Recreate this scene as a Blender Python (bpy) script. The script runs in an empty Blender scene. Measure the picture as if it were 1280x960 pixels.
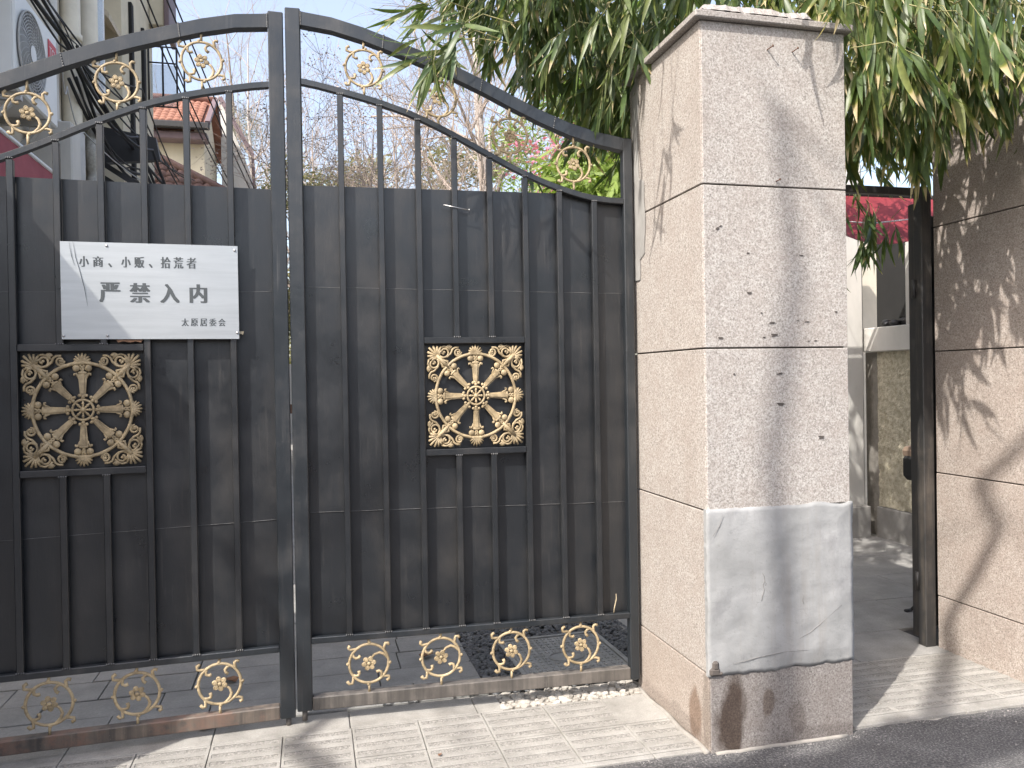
import bpy, bmesh, math, random
import numpy as np
from mathutils import Vector, Matrix, noise as mnoise

random.seed(7)
scene = bpy.context.scene
COL = scene.collection
PI = math.pi

# ------------------------------------------------------------------ camera
def look_matrix(loc, yaw, pitch, roll):
    F = Vector((math.sin(yaw) * math.cos(pitch), math.cos(yaw) * math.cos(pitch), math.sin(pitch)))
    R = Vector((math.cos(yaw), -math.sin(yaw), 0))
    U = R.cross(F)
    R2 = R * math.cos(roll) + U * math.sin(roll)
    U2 = -R * math.sin(roll) + U * math.cos(roll)
    m = Matrix((R2, U2, -F)).transposed().to_4x4()
    m.translation = loc
    return m
cam_data = bpy.data.cameras.new('camera')
cam_data.sensor_width = 36.0
cam_data.lens = 1006.1 / 1280 * 36.0
cam_data.clip_start = 0.05
cam_data.clip_end = 2000
cam = bpy.data.objects.new('camera', cam_data)
COL.objects.link(cam)
cam.matrix_world = look_matrix(Vector((0, 0, 1.5)), 0.2444, -0.0077, -0.0166)
scene.camera = cam

# ------------------------------------------------------------------ light
SUN_TRAVEL = Vector((0.043, 0.034, -0.057)).normalized()
sun_dir = -SUN_TRAVEL
elev = math.asin(sun_dir.z)
azim = math.atan2(sun_dir.x, sun_dir.y)
world = bpy.data.worlds.new('World')
scene.world = world
world.use_nodes = True
wn = world.node_tree
sky = wn.nodes.new('ShaderNodeTexSky')
sky.sky_type = 'NISHITA'
sky.sun_disc = False
sky.sun_elevation = elev
sky.sun_rotation = azim
sky.air_density = 1.0
sky.dust_density = 3.5
sky.ozone_density = 1.5
bg = wn.nodes['Background']
bg.inputs['Strength'].default_value = 0.15
veil = wn.nodes.new('ShaderNodeMix')          # thin high haze: the same pale white in every direction
veil.data_type = 'RGBA'; veil.blend_type = 'ADD'; veil.inputs[0].default_value = 1.0
veil.inputs[7].default_value = (.80, .64, .44, 1)
wn.links.new(sky.outputs['Color'], veil.inputs[6])
wn.links.new(veil.outputs[2], bg.inputs['Color'])
sun_data = bpy.data.lights.new('sun', 'SUN')
sun_data.energy = 3.1
sun_data.angle = math.radians(0.53)
sun_data.color = (1.0, 0.95, 0.89)
sun = bpy.data.objects.new('sun', sun_data)
COL.objects.link(sun)
sun.rotation_euler = SUN_TRAVEL.to_track_quat('-Z', 'Y').to_euler()
sun.location = (-6, -4, 9)
scene.view_settings.view_transform = 'Standard'
scene.view_settings.look = 'None'
scene.view_settings.gamma = 1.0
scene.view_settings.exposure = 1.2
scene.render.engine = 'CYCLES'
try:
    scene.cycles.max_bounces = 6
    scene.cycles.transparent_max_bounces = 6
except Exception:
    pass

# ------------------------------------------------------------------ materials
def new_mat(name):
    m = bpy.data.materials.new(name)
    m.use_nodes = True
    nt = m.node_tree
    b = nt.nodes['Principled BSDF']
    return m, nt, b

def nd(nt, t, **kw):
    n = nt.nodes.new(t)
    for k, v in kw.items():
        if k in n.inputs:
            n.inputs[k].default_value = v
        else:
            setattr(n, k, v)
    return n

def lk(nt, a, b):
    nt.links.new(a, b)

def pos(nt, scale=(1, 1, 1), obj=False):
    if obj:
        g = nt.nodes.new('ShaderNodeTexCoord').outputs['Object']
    else:
        g = nt.nodes.new('ShaderNodeNewGeometry').outputs['Position']
    mp = nt.nodes.new('ShaderNodeMapping')
    mp.inputs['Scale'].default_value = scale
    lk(nt, g, mp.inputs['Vector'])
    return mp.outputs['Vector']

def noise(nt, vec, scale, detail=4, rough=0.6):
    n = nt.nodes.new('ShaderNodeTexNoise')
    n.inputs['Scale'].default_value = scale
    n.inputs['Detail'].default_value = detail
    n.inputs['Roughness'].default_value = rough
    lk(nt, vec, n.inputs['Vector'])
    return n.outputs['Fac']

def ramp(nt, fac, stops):
    r = nt.nodes.new('ShaderNodeValToRGB')
    e = r.color_ramp.elements
    while len(e) < len(stops):
        e.new(0.5)
    for el, (p, c) in zip(e, stops):
        el.position = p
        el.color = c if len(c) == 4 else (*c, 1)
    lk(nt, fac, r.inputs['Fac'])
    return r.outputs['Color']

def mix(nt, fac, a, b, mode='MIX'):
    m = nt.nodes.new('ShaderNodeMix')
    m.data_type = 'RGBA'
    m.blend_type = mode
    for sock, v in ((m.inputs[0], fac), (m.inputs[6], a), (m.inputs[7], b)):
        if hasattr(v, 'is_output'):
            lk(nt, v, sock)
        elif isinstance(v, (int, float)):
            sock.default_value = v
        else:
            sock.default_value = (*v, 1) if len(v) == 3 else v
    return m.outputs[2]

def bump(nt, b, h, strength=0.3, dist=0.003):
    n = nt.nodes.new('ShaderNodeBump')
    n.inputs['Strength'].default_value = strength
    n.inputs['Distance'].default_value = dist
    lk(nt, h, n.inputs['Height'])
    lk(nt, n.outputs['Normal'], b.inputs['Normal'])

def m_paint(name, base, dust, rough=0.42, dust_amt=(0.45, 0.75), rust=None, streak=30):
    m, nt, b = new_mat(name)
    v = pos(nt)
    vs = pos(nt, (streak, streak, 1.2))
    n1 = noise(nt, v, 5, 6, .65)
    n2 = noise(nt, vs, 1.0, 4, .6)
    n3 = noise(nt, v, 160, 2, .6)
    a = nt.nodes.new('ShaderNodeMath'); a.operation = 'MULTIPLY'
    lk(nt, n1, a.inputs[0]); lk(nt, n2, a.inputs[1])
    a2 = nt.nodes.new('ShaderNodeMath'); a2.operation = 'MULTIPLY'
    lk(nt, a.outputs[0], a2.inputs[0]); a2.inputs[1].default_value = 2.0
    f = ramp(nt, a2.outputs[0], [(dust_amt[0], (0, 0, 0)), (dust_amt[1], (1, 1, 1))])
    c = mix(nt, f, base, dust)
    sp = ramp(nt, n3, [(.70, (0, 0, 0)), (.76, (1, 1, 1))])
    c = mix(nt, mix(nt, sp, (0, 0, 0), (.3, .3, .3)), c, [min(1, x * 3.5) for x in dust])
    # fine vertical scuffs and dusty smears
    n5 = noise(nt, pos(nt, (55, 55, 2.2)), 1.0, 5, .7); n6 = noise(nt, v, 2.2, 4, .6)
    am = nt.nodes.new('ShaderNodeMath'); am.operation = 'MULTIPLY'
    lk(nt, ramp(nt, n5, [(.58, (0, 0, 0)), (.70, (.6, .6, .6))]), am.inputs[0]); lk(nt, ramp(nt, n6, [(.42, (0, 0, 0)), (.66, (1, 1, 1))]), am.inputs[1])
    c = mix(nt, am.outputs[0], c, [min(1, x * 2.0) for x in dust])
    if rust:
        n4 = noise(nt, v, 7, 6, .7)
        g = nt.nodes.new('ShaderNodeSeparateXYZ'); lk(nt, nt.nodes.new('ShaderNodeNewGeometry').outputs['Position'], g.inputs[0])
        r = ramp(nt, n4, [(.47, (0, 0, 0)), (.62, (1, 1, 1))])
        c = mix(nt, r, c, rust)
    lk(nt, c, b.inputs['Base Color'])
    rr = ramp(nt, n1, [(.3, (rough - .09,) * 3), (.7, (rough + .14,) * 3)])
    lk(nt, rr, b.inputs['Roughness'])
    b.inputs['Specular IOR Level'].default_value = .75
    bump(nt, b, noise(nt, pos(nt, (40, 40, 8)), 3, 5, .6), .25, .002)
    return m

def m_granite(name, tint=(1, 1, 1), dark=1.0, stain=0.35, stain_col=(.17, .13, .10), spots=()):
    m, nt, b = new_mat(name)
    v = pos(nt)
    vo = nt.nodes.new('ShaderNodeTexVoronoi'); vo.inputs['Scale'].default_value = 190
    lk(nt, v, vo.inputs['Vector'])
    n1 = noise(nt, v, 145, 3, .75)
    T = lambda c: tuple(x * t * dark for x, t in zip(c, tint))
    c1 = ramp(nt, n1, [(.30, T((.10, .09, .085))), (.43, T((.25, .225, .205))), (.52, T((.42, .39, .365))), (.64, T((.64, .61, .58)))])
    c2 = ramp(nt, vo.outputs['Color'], [(.12, T((.15, .13, .12))), (.4, T((.36, .33, .305))), (.8, T((.50, .47, .445)))])
    c = mix(nt, .45, c1, c2)
    nb = noise(nt, v, 9, 6, .75)
    c = mix(nt, ramp(nt, nb, [(.38, (0, 0, 0)), (.72, (.5, .5, .5))]), c, T((.30, .25, .22)))
    nl = noise(nt, pos(nt, (1, 1, .5)), 2.3, 5, .6)
    c = mix(nt, ramp(nt, nl, [(.45, (0, 0, 0)), (.75, (stain,) * 3)]), c, stain_col)
    wob = nt.nodes.new('ShaderNodeTexNoise'); wob.inputs['Scale'].default_value = 11; wob.inputs['Detail'].default_value = 5
    lk(nt, pos(nt, (1, 1, .45)), wob.inputs['Vector'])
    for (cx, cy, cz, rx, ry, rz, col, amt) in spots:     # damp or dirty patches, each at its own place
        mp = nt.nodes.new('ShaderNodeMapping'); mp.vector_type = 'POINT'
        mp.inputs['Location'].default_value = (-cx / rx, -cy / ry, -cz / rz); mp.inputs['Scale'].default_value = (1 / rx, 1 / ry, 1 / rz)
        lk(nt, nt.nodes.new('ShaderNodeNewGeometry').outputs['Position'], mp.inputs['Vector'])
        ln = nt.nodes.new('ShaderNodeVectorMath'); ln.operation = 'LENGTH'; lk(nt, mp.outputs['Vector'], ln.inputs[0])
        ad = nt.nodes.new('ShaderNodeMath'); ad.operation = 'MULTIPLY_ADD'; lk(nt, wob.outputs['Fac'], ad.inputs[0]); ad.inputs[1].default_value = 1.5; lk(nt, ln.outputs['Value'], ad.inputs[2])
        f = ramp(nt, ad.outputs[0], [(.0, (amt,) * 3), (.5, (amt,) * 3), (.62, (0, 0, 0))])
        sc_ = nt.nodes.new('ShaderNodeMath'); sc_.operation = 'MULTIPLY'; sc_.inputs[1].default_value = .36; lk(nt, ad.outputs[0], sc_.inputs[0])
        lk(nt, sc_.outputs[0], f.node.inputs['Fac'])
        c = mix(nt, f, c, mix(nt, 1.0, c, col, 'MULTIPLY'))
    lk(nt, c, b.inputs['Base Color'])
    b.inputs['Roughness'].default_value = .72
    bump(nt, b, n1, .35, .0015)
    return m

def m_rough(name, stops, scale=6, rough=.85, bscale=90, bstr=.4, bdist=.003, fine=None, metallic=0, vs=(1, 1, 1)):
    m, nt, b = new_mat(name)
    v = pos(nt, vs)
    c = ramp(nt, noise(nt, v, scale, 6, .65), stops)
    if fine:
        f = ramp(nt, noise(nt, v, fine[0], 3, .7), [(.3, (fine[1],) * 3), (.7, (fine[2],) * 3)])
        c = mix(nt, 1.0, c, f, 'MULTIPLY')
    lk(nt, c, b.inputs['Base Color'])
    b.inputs['Roughness'].default_value = rough
    b.inputs['Metallic'].default_value = metallic
    if bscale:
        bump(nt, b, noise(nt, v, bscale, 5, .65), bstr, bdist)
    return m

def two(c, k=.75):
    return [(.35, tuple(x * k for x in c)), (.65, c)]

M = {}
M['gate'] = m_paint('black_gate_paint', (.0120, .0140, .0165), (.032, .030, .028), .34, (.42, 1.0), streak=6)
M['gate_frame'] = m_paint('black_frame_paint', (.0125, .0160, .0195), (.042, .041, .040), .36, (.5, .95), streak=14)
M['gate_low'] = m_paint('dusty_frame_paint', (.035, .032, .029), (.125, .11, .095), .6, (.25, .7))
M['gate_rust'] = m_paint('rusty_frame_paint', (.035, .031, .028), (.14, .11, .085), .6, (.25, .7), rust=(.155, .088, .062))
M['weld'] = m_rough('weld_bead_paint', two((.14, .14, .14)), 40, .6, 200, .5)
M['gold'] = m_rough('gold_paint', [(.3, (.27, .205, .115)), (.5, (.42, .325, .19)), (.7, (.49, .39, .24))], 9, .6, 120, .5, .002, fine=(24, .5, 1.12))
M['granite'] = m_granite('granite_grey', (.955, .965, .95), 1.0, .15)
M['granite_left'] = m_granite('granite_tan', (.965, .95, .915), .97, .2)
M['granite_right'] = m_granite('granite_pink', (1.0, .94, .885), .95, .15)
_BR = (.36, .26, .20); _GR = (.62, .60, .60)
M['granite_base'] = m_granite('granite_base_grey', (.97, .965, .96), .58, .4, (.16, .13, .115), spots=((1.612, 2.906, .11, .080, .3, .20, (.26, .20, .165), .97), (1.775, 2.906, .17, .03, .3, .06, (.5, .42, .36), .8), (1.9, 2.906, .10, .05, .3, .09, (.6, .56, .54), .6), (1.511, 3.03, .12, .3, .06, .13, (.5, .38, .3), .8), (1.511, 3.2, .03, .3, .3, .05, _GR, .7), (2.02, 2.906, .0, .3, .3, .07, _GR, .7)))
M['granite_left_base'] = m_granite('granite_tan_base', (1.0, .94, .87), .90, .3, (.2, .16, .13), spots=((1.511, 3.03, .12, .3, .06, .13, (.5, .38, .3), .8), (1.511, 3.25, .02, .3, .4, .06, _GR, .6), (1.511, 2.93, .15, .3, .035, .2, (.62, .6, .58), .8)))
M['cap'] = m_granite('granite_cap', (.95, .945, .93), .92, .3, (.16, .15, .14))
M['mortar'] = m_rough('mortar', two((.30, .28, .25)), 20, .9, 120, .6)
M['joint'] = m_rough('dark_joint', two((.10, .085, .07)), 20, .95, 120, .6)
M['concrete'] = m_rough('concrete', [(.3, (.21, .20, .18)), (.55, (.315, .302, .276)), (.75, (.38, .366, .338))], 5, .9, 200, .35, .002, fine=(140, .8, 1.08))
M['aggregate'] = m_rough('exposed_aggregate', [(.35, (.15, .143, .130)), (.5, (.255, .243, .222)), (.65, (.36, .343, .314))], 130, .95, 220, .9, .004)
M['slab'] = m_rough('grey_slab', [(.3, (.20, .195, .185)), (.7, (.33, .32, .30))], 4, .9, 160, .4, .002, fine=(120, .8, 1.1))
M['slate'] = m_rough('slate_paver', [(.3, (.215, .215, .205)), (.7, (.33, .325, .31))], 5, .8, 60, .5, .003, fine=(90, .85, 1.08))
M['soil'] = m_rough('dark_soil', two((.06, .058, .055)), 30, .95, 60, .8)
M['pebble'] = m_rough('dark_pebble', [(.3, (.035, .037, .040)), (.55, (.10, .105, .11)), (.75, (.22, .22, .22))], 18, .55, 0)
M['rubble'] = m_rough('pale_rubble', [(.3, (.24, .22, .19)), (.7, (.50, .47, .42))], 14, .9, 120, .5)
M['iron'] = m_rough('cast_iron_cover', [(.3, (.23, .235, .225)), (.7, (.34, .34, .33))], 8, .6, 140, .3)
M['asphalt'] = m_rough('asphalt', [(.34, (.042, .042, .044)), (.50, (.092, .090, .090)), (.63, (.21, .20, .195))], 125, .9, 130, 1.0, .006, fine=(4, .75, 1.2))
M['chip'] = m_rough('white_chips', two((.42, .40, .38), .6), 60, .8, 0)
M['steel'] = m_rough('brushed_stainless', [(.35, (.47, .49, .495)), (.65, (.53, .55, .555))], 3, .44, 300, .05, .001, metallic=.8, vs=(1, 1, 14))
M['ink'] = m_rough('sign_ink', two((.075, .085, .09)), 30, .5, 0)
M['screw'] = m_rough('zinc_screw', two((.5, .5, .5)), 30, .35, 0, metallic=.9)
M['nail'] = m_rough('rusty_nail', two((.16, .09, .06)), 60, .8, 0)
M['patch'] = None
M['bare_brown'] = m_rough('dry_leaf_brown', [(.35, (.16, .08, .045)), (.65, (.30, .17, .10))], 30, .8, 0)
M['straw'] = m_rough('dry_straw', two((.5, .42, .28)), 30, .8, 0)
M['plaster_cream'] = m_rough('cream_plaster', [(.3, (.55, .50, .38)), (.7, (.68, .62, .48))], 3, .9, 50, .2)
M['plaster_grey'] = m_rough('grey_plaster', [(.3, (.47, .455, .42)), (.7, (.62, .60, .56))], 3, .9, 60, .25, vs=(1, 1, .4))
M['plaster_tan'] = m_rough('tan_plaster', [(.3, (.50, .45, .36)), (.7, (.64, .58, .47))], 3, .9, 60, .3)
M['pebbledash'] = m_rough('pebble_dash', [(.35, (.36, .32, .23)), (.65, (.62, .57, .44))], 22, .95, 28, 1.0, .02)
M['skirting'] = m_rough('cement_skirting', [(.3, (.22, .21, .195)), (.7, (.32, .31, .29))], 5, .9, 90, .3)
M['white_metal'] = m_rough('white_enamel', two((.74, .75, .74), .9), 2, .4, 0)
M['dark_grille'] = m_rough('dark_grey_plastic', two((.17, .17, .17)), 10, .5, 0)
M['grey_metal'] = m_rough('grey_metal', two((.50, .50, .49)), 8, .5, 0)
M['dark_metal'] = m_rough('dark_metal', two((.028, .028, .03)), 10, .5, 80, .3)
M['post'] = m_paint('black_post_paint', (.022, .021, .020), (.09, .075, .06), .5, (.45, .85))
M['cable'] = m_rough('black_cable', two((.02, .02, .022)), 10, .6, 0)
M['pipe'] = m_rough('beige_pipe', two((.72, .66, .53), .85), 6, .6, 0)
M['foil'] = m_rough('wrapped_pipe', two((.45, .43, .38), .6), 40, .5, 60, .6)
M['red_cloth'] = m_rough('red_awning_cloth', [(.3, (.15, .012, .017)), (.7, (.21, .018, .025))], 4, .75, 40, .2)
M['maroon_cloth'] = m_rough('maroon_awning_cloth', [(.3, (.24, .04, .055)), (.7, (.34, .075, .09))], 4, .75, 40, .2)
M['red_label'] = m_rough('red_label', two((.55, .04, .06), .9), 4, .5, 0)
M['white_print'] = m_rough('white_print', two((.75, .75, .75), .95), 4, .5, 0)
M['tile_orange'] = m_rough('orange_roof_tile', [(.3, (.22, .095, .065)), (.7, (.34, .165, .115))], 5, .8, 0)
M['tile_brown'] = m_rough('brown_roof_tile', [(.3, (.15, .085, .07)), (.7, (.26, .16, .13))], 5, .85, 0)
M['fascia'] = m_rough('purple_fascia', two((.17, .12, .13)), 5, .6, 0)
M['wood_pale'] = m_rough('pale_boards', [(.3, (.45, .38, .28)), (.7, (.62, .54, .42))], 3, .8, 0, vs=(3, 3, 20))
M['dark_room'] = m_rough('dark_interior', two((.018, .018, .018)), 5, .9, 0)
M['bark'] = m_rough('brown_bark', [(.3, (.13, .10, .08)), (.7, (.26, .21, .17))], 20, .9, 60, .5)
M['bark_pale'] = m_rough('pale_bark', [(.3, (.33, .30, .27)), (.7, (.50, .46, .43))], 12, .9, 60, .4)
M['twig'] = m_rough('twig_bark', two((.42, .345, .29), .75), 10, .9, 0)
M['seed'] = m_rough('dry_seed_heads', two((.52, .42, .36), .75), 30, .9, 0)
M['stem_green'] = m_rough('bamboo_stem', [(.3, (.16, .17, .06)), (.7, (.34, .30, .14))], 15, .6, 0)
M['rubber'] = m_rough('black_rubber', two((.02, .02, .02)), 10, .7, 0)
M['brown_leather'] = m_rough('brown_cover', two((.24, .17, .12), .8), 10, .7, 60, .3)
M['rope'] = m_rough('white_rope', two((.6, .6, .6), .9), 10, .8, 0)
M['crack'] = m_rough('crack_shadow', two((.24, .23, .22), .7), 60, .9, 0)
M['mark'] = m_rough('dark_paint_mark', two((.10, .085, .075), .8), 60, .8, 0)

def m_glass():
    m, nt, b = new_mat('window_glass')
    b.inputs['Base Color'].default_value = (.45, .52, .55, 1)
    b.inputs['Roughness'].default_value = .08
    b.inputs['Alpha'].default_value = .3
    return m
M['glass'] = m_glass()

def m_patch():
    m, nt, b = new_mat('cement_patch')
    v = pos(nt)
    n1 = noise(nt, v, 4.5, 6, .6)
    c = ramp(nt, n1, [(.3, (.225, .228, .223)), (.5, (.29, .293, .288)), (.7, (.345, .346, .341))])
    n2 = noise(nt, pos(nt, (1, 1, .6)), 7, 6, .7)
    c = mix(nt, ramp(nt, n2, [(.52, (0, 0, 0)), (.70, (.7, .7, .7))]), c, (.21, .21, .21))
    c = mix(nt, ramp(nt, noise(nt, pos(nt, (16, 16, 1.1)), 1.0, 5, .7), [(.55, (0, 0, 0)), (.72, (.5, .5, .5))]), c, (.25, .235, .215))
    c = mix(nt, ramp(nt, noise(nt, v, 70, 3, .7), [(.60, (0, 0, 0)), (.72, (.35, .35, .35))]), c, (.17, .165, .16))
    wv = nt.nodes.new('ShaderNodeTexVoronoi'); wv.feature = 'DISTANCE_TO_EDGE'; wv.inputs['Scale'].default_value = 3.2
    d = nt.nodes.new('ShaderNodeVectorMath'); d.operation = 'ADD'
    nn = nt.nodes.new('ShaderNodeTexNoise'); nn.inputs['Scale'].default_value = 6
    lk(nt, v, nn.inputs['Vector']); lk(nt, v, d.inputs[0]); lk(nt, nn.outputs['Color'], d.inputs[1])
    lk(nt, d.outputs[0], wv.inputs['Vector'])
    cr = ramp(nt, wv.outputs['Distance'], [(.0, (1, 1, 1)), (.008, (0, 0, 0))])
    c = mix(nt, mix(nt, cr, (0, 0, 0), mix(nt, ramp(nt, n1, [(.52, (0, 0, 0)), (.58, (1, 1, 1))]), (0, 0, 0), (.4, .4, .4))), c, (.22, .21, .2))
    lk(nt, c, b.inputs['Base Color'])
    b.inputs['Roughness'].default_value = .6
    sm = nt.nodes.new('ShaderNodeMath'); sm.operation = 'MULTIPLY_ADD'
    lk(nt, noise(nt, v, 120, 4, .7), sm.inputs[0]); sm.inputs[1].default_value = .16; lk(nt, noise(nt, pos(nt, (1, 1, 1.4)), 8, 7, .62), sm.inputs[2])
    bump(nt, b, sm.outputs[0], .42, .010)
    return m
M['patch'] = m_patch()

def m_leaf(name, cols, tip=(.50, .41, .24), tipthr=(.70, 1.40), rough=.42, trans=.3):
    m, nt, b = new_mat(name)
    at = nt.nodes.new('ShaderNodeAttribute'); at.attribute_name = 'along'
    rn = nt.nodes.new('ShaderNodeAttribute'); rn.attribute_name = 'rnd'
    c = ramp(nt, rn.outputs['Fac'], [(i / (len(cols) - 1), x) for i, x in enumerate(cols)])
    v = pos(nt, (1, 1, 1))
    n1 = noise(nt, v, 30, 3, .6)
    c = mix(nt, 1.0, c, ramp(nt, n1, [(.3, (.7, .7, .7)), (.7, (1.2, 1.2, 1.1))]), 'MULTIPLY')
    if tip:
        # dried tip starts further along on most leaves
        th = nt.nodes.new('ShaderNodeMath'); th.operation = 'MULTIPLY_ADD'
        fr = nt.nodes.new('ShaderNodeMath'); fr.operation = 'FRACT'
        mu = nt.nodes.new('ShaderNodeMath'); mu.operation = 'MULTIPLY'; mu.inputs[1].default_value = 7.31
        lk(nt, rn.outputs['Fac'], mu.inputs[0]); lk(nt, mu.outputs[0], fr.inputs[0])
        lk(nt, fr.outputs[0], th.inputs[0]); th.inputs[1].default_value = tipthr[1] - tipthr[0]; th.inputs[2].default_value = tipthr[0]
        su = nt.nodes.new('ShaderNodeMath'); su.operation = 'SUBTRACT'
        lk(nt, at.outputs['Fac'], su.inputs[0]); lk(nt, th.outputs[0], su.inputs[1])
        ad = nt.nodes.new('ShaderNodeMath'); ad.operation = 'ADD'
        n2 = nt.nodes.new('ShaderNodeMath'); n2.operation = 'MULTIPLY'; lk(nt, n1, n2.inputs[0]); n2.inputs[1].default_value = .15
        lk(nt, su.outputs[0], ad.inputs[0]); lk(nt, n2.outputs[0], ad.inputs[1])
        f = ramp(nt, ad.outputs[0], [(.05, (0, 0, 0)), (.12, (1, 1, 1))])
        fy = ramp(nt, ad.outputs[0], [(.0, (0, 0, 0)), (.08, (.8, .8, .8))])
        c = mix(nt, fy, c, (.26, .25, .04))
        c = mix(nt, f, c, tip)
    lk(nt, c, b.inputs['Base Color'])
    b.inputs['Roughness'].default_value = rough
    tr = nt.nodes.new('ShaderNodeBsdfTranslucent')
    c2 = mix(nt, 1.0, c, (1.6, 1.7, .8), 'MULTIPLY')
    lk(nt, c2, tr.inputs['Color'])
    ms = nt.nodes.new('ShaderNodeMixShader'); ms.inputs[0].default_value = trans
    lk(nt, b.outputs[0], ms.inputs[1]); lk(nt, tr.outputs[0], ms.inputs[2])
    lk(nt, ms.outputs[0], nt.nodes['Material Output'].inputs['Surface'])
    return m
M['bamboo'] = m_leaf('bamboo_leaf', [(.045, .085, .030), (.095, .140, .040), (.062, .110, .042), (.15, .18, .055), (.075, .12, .038)])
M['bamboo_front'] = m_leaf('sunlit_bamboo_leaf', [(.050, .090, .028), (.105, .150, .040), (.070, .115, .040), (.17, .19, .06), (.085, .13, .042), (.14, .165, .045)], tipthr=(.55, 1.30))  # lighter, yellower greens put sunlight into the leaf colour; more dried tips
M['bamboo_bright'] = m_leaf('bright_bamboo_leaf', [(.14, .23, .05), (.25, .32, .08), (.10, .19, .05)], tipthr=(.9, 2.0))
M['evergreen'] = m_leaf('evergreen_leaf', [(.15, .15, .085), (.25, .235, .14), (.19, .18, .10)], tip=None)
M['conifer'] = m_leaf('conifer_needles', [(.08, .10, .06), (.14, .15, .08)], tip=None)
M['petal'] = m_leaf('pink_petal', [(.62, .22, .36), (.80, .48, .59), (.68, .31, .44)], tip=None)

# ------------------------------------------------------------------ mesh builder
class MB:
    def __init__(self):
        self.v = []; self.f = []; self.mi = []; self.sm = []; self.along = None; self.rnd = None
    def add(self, vs, fs, mi=0, sm=False):
        o = len(self.v)
        self.v.extend([tuple(x) for x in vs])
        for f in fs:
            self.f.append(tuple(i + o for i in f)); self.mi.append(mi); self.sm.append(sm)
        return o
    def box(self, a, b, c=0.0, mi=0, xf=None):
        (x0, y0, z0), (x1, y1, z1) = a, b
        if x1 < x0: x0, x1 = x1, x0
        if y1 < y0: y0, y1 = y1, y0
        if z1 < z0: z0, z1 = z1, z0
        vs = []; fs = []
        if c <= 0:
            vs = [(x, y, z) for z in (z0, z1) for y in (y0, y1) for x in (x0, x1)]
            fs = [(0, 2, 3, 1), (4, 5, 7, 6), (0, 1, 5, 4), (2, 6, 7, 3), (0, 4, 6, 2), (1, 3, 7, 5)]
        else:
            c = min(c, (x1 - x0) * .45, (y1 - y0) * .45, (z1 - z0) * .45)
            idx = {}
            for sx in (0, 1):
                for sy in (0, 1):
                    for sz in (0, 1):
                        X = (x0, x1)[sx]; Y = (y0, y1)[sy]; Z = (z0, z1)[sz]
                        ix = X + c * (1 - 2 * sx); iy = Y + c * (1 - 2 * sy); iz = Z + c * (1 - 2 * sz)
                        idx[sx, sy, sz, 0] = len(vs); vs.append((X, iy, iz))
                        idx[sx, sy, sz, 1] = len(vs); vs.append((ix, Y, iz))
                        idx[sx, sy, sz, 2] = len(vs); vs.append((ix, iy, Z))
            for s in (0, 1):
                fs.append([idx[s, a_, b_, 0] for a_, b_ in ((0, 0), (1, 0), (1, 1), (0, 1))])
                fs.append([idx[a_, s, b_, 1] for a_, b_ in ((0, 0), (1, 0), (1, 1), (0, 1))])
                fs.append([idx[a_, b_, s, 2] for a_, b_ in ((0, 0), (1, 0), (1, 1), (0, 1))])
            for a_ in (0, 1):
                for b_ in (0, 1):
                    fs.append([idx[a_, b_, 0, 0], idx[a_, b_, 1, 0], idx[a_, b_, 1, 1], idx[a_, b_, 0, 1]])
                    fs.append([idx[a_, 0, b_, 0], idx[a_, 1, b_, 0], idx[a_, 1, b_, 2], idx[a_, 0, b_, 2]])
                    fs.append([idx[0, a_, b_, 1], idx[1, a_, b_, 1], idx[1, a_, b_, 2], idx[0, a_, b_, 2]])
            for a_ in (0, 1):
                for b_ in (0, 1):
                    for d_ in (0, 1):
                        fs.append([idx[a_, b_, d_, 0], idx[a_, b_, d_, 1], idx[a_, b_, d_, 2]])
        if xf is not None:
            vs = [tuple(xf @ Vector(q)) for q in vs]
        self.add(vs, fs, mi)
        return self
    def bar(self, p, q, w, d, mi=0, up=(0, 0, 1)):
        p = Vector(p); q = Vector(q); ax = (q - p); L = ax.length; ax.normalize()
        u = Vector(up)
        if abs(ax.dot(u)) > .98: u = Vector((0, 1, 0))
        s = ax.cross(u).normalized(); t = s.cross(ax)
        vs = []
        for e in (p, q):
            for a_, b_ in ((-1, -1), (1, -1), (1, 1), (-1, 1)):
                vs.append(e + s * (a_ * w / 2) + t * (b_ * d / 2))
        self.add(vs, [(0, 1, 2, 3), (7, 6, 5, 4), (0, 4, 5, 1), (1, 5, 6, 2), (2, 6, 7, 3), (3, 7, 4, 0)], mi)
        return self
    def tube(self, pts, r, n=6, mi=0, cap=True, sm=True, flat=None):
        pts = [Vector(p) for p in pts]
        rs = r if isinstance(r, (list, tuple)) else [r] * len(pts)
        rings = []; up = None
        vs = []
        for i, p in enumerate(pts):
            t = (pts[min(i + 1, len(pts) - 1)] - pts[max(i - 1, 0)])
            if t.length < 1e-9: t = Vector((0, 0, 1))
            t.normalize()
            if up is None:
                a_ = Vector((0, 1, 0)) if abs(t.y) < .9 else Vector((1, 0, 0))
                up = (a_ - t * a_.dot(t)).normalized()
            else:
                up = up - t * up.dot(t)
                up = up.normalized() if up.length > 1e-6 else t.orthogonal().normalized()
            s = t.cross(up)
            for k in range(n):
                an = 2 * PI * k / n + PI / n
                off = up * (math.cos(an) * rs[i]) + s * (math.sin(an) * rs[i])
                if flat: off = Vector((off.x, off.y * flat, off.z))
                vs.append(p + off)
        fs = []
        for i in range(len(pts) - 1):
            for k in range(n):
                fs.append((i * n + k, i * n + (k + 1) % n, (i + 1) * n + (k + 1) % n, (i + 1) * n + k))
        if cap:
            fs.append(tuple(range(n))[::-1]); fs.append(tuple((len(pts) - 1) * n + k for k in range(n)))
        self.add(vs, fs, mi, sm)
        return self
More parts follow.
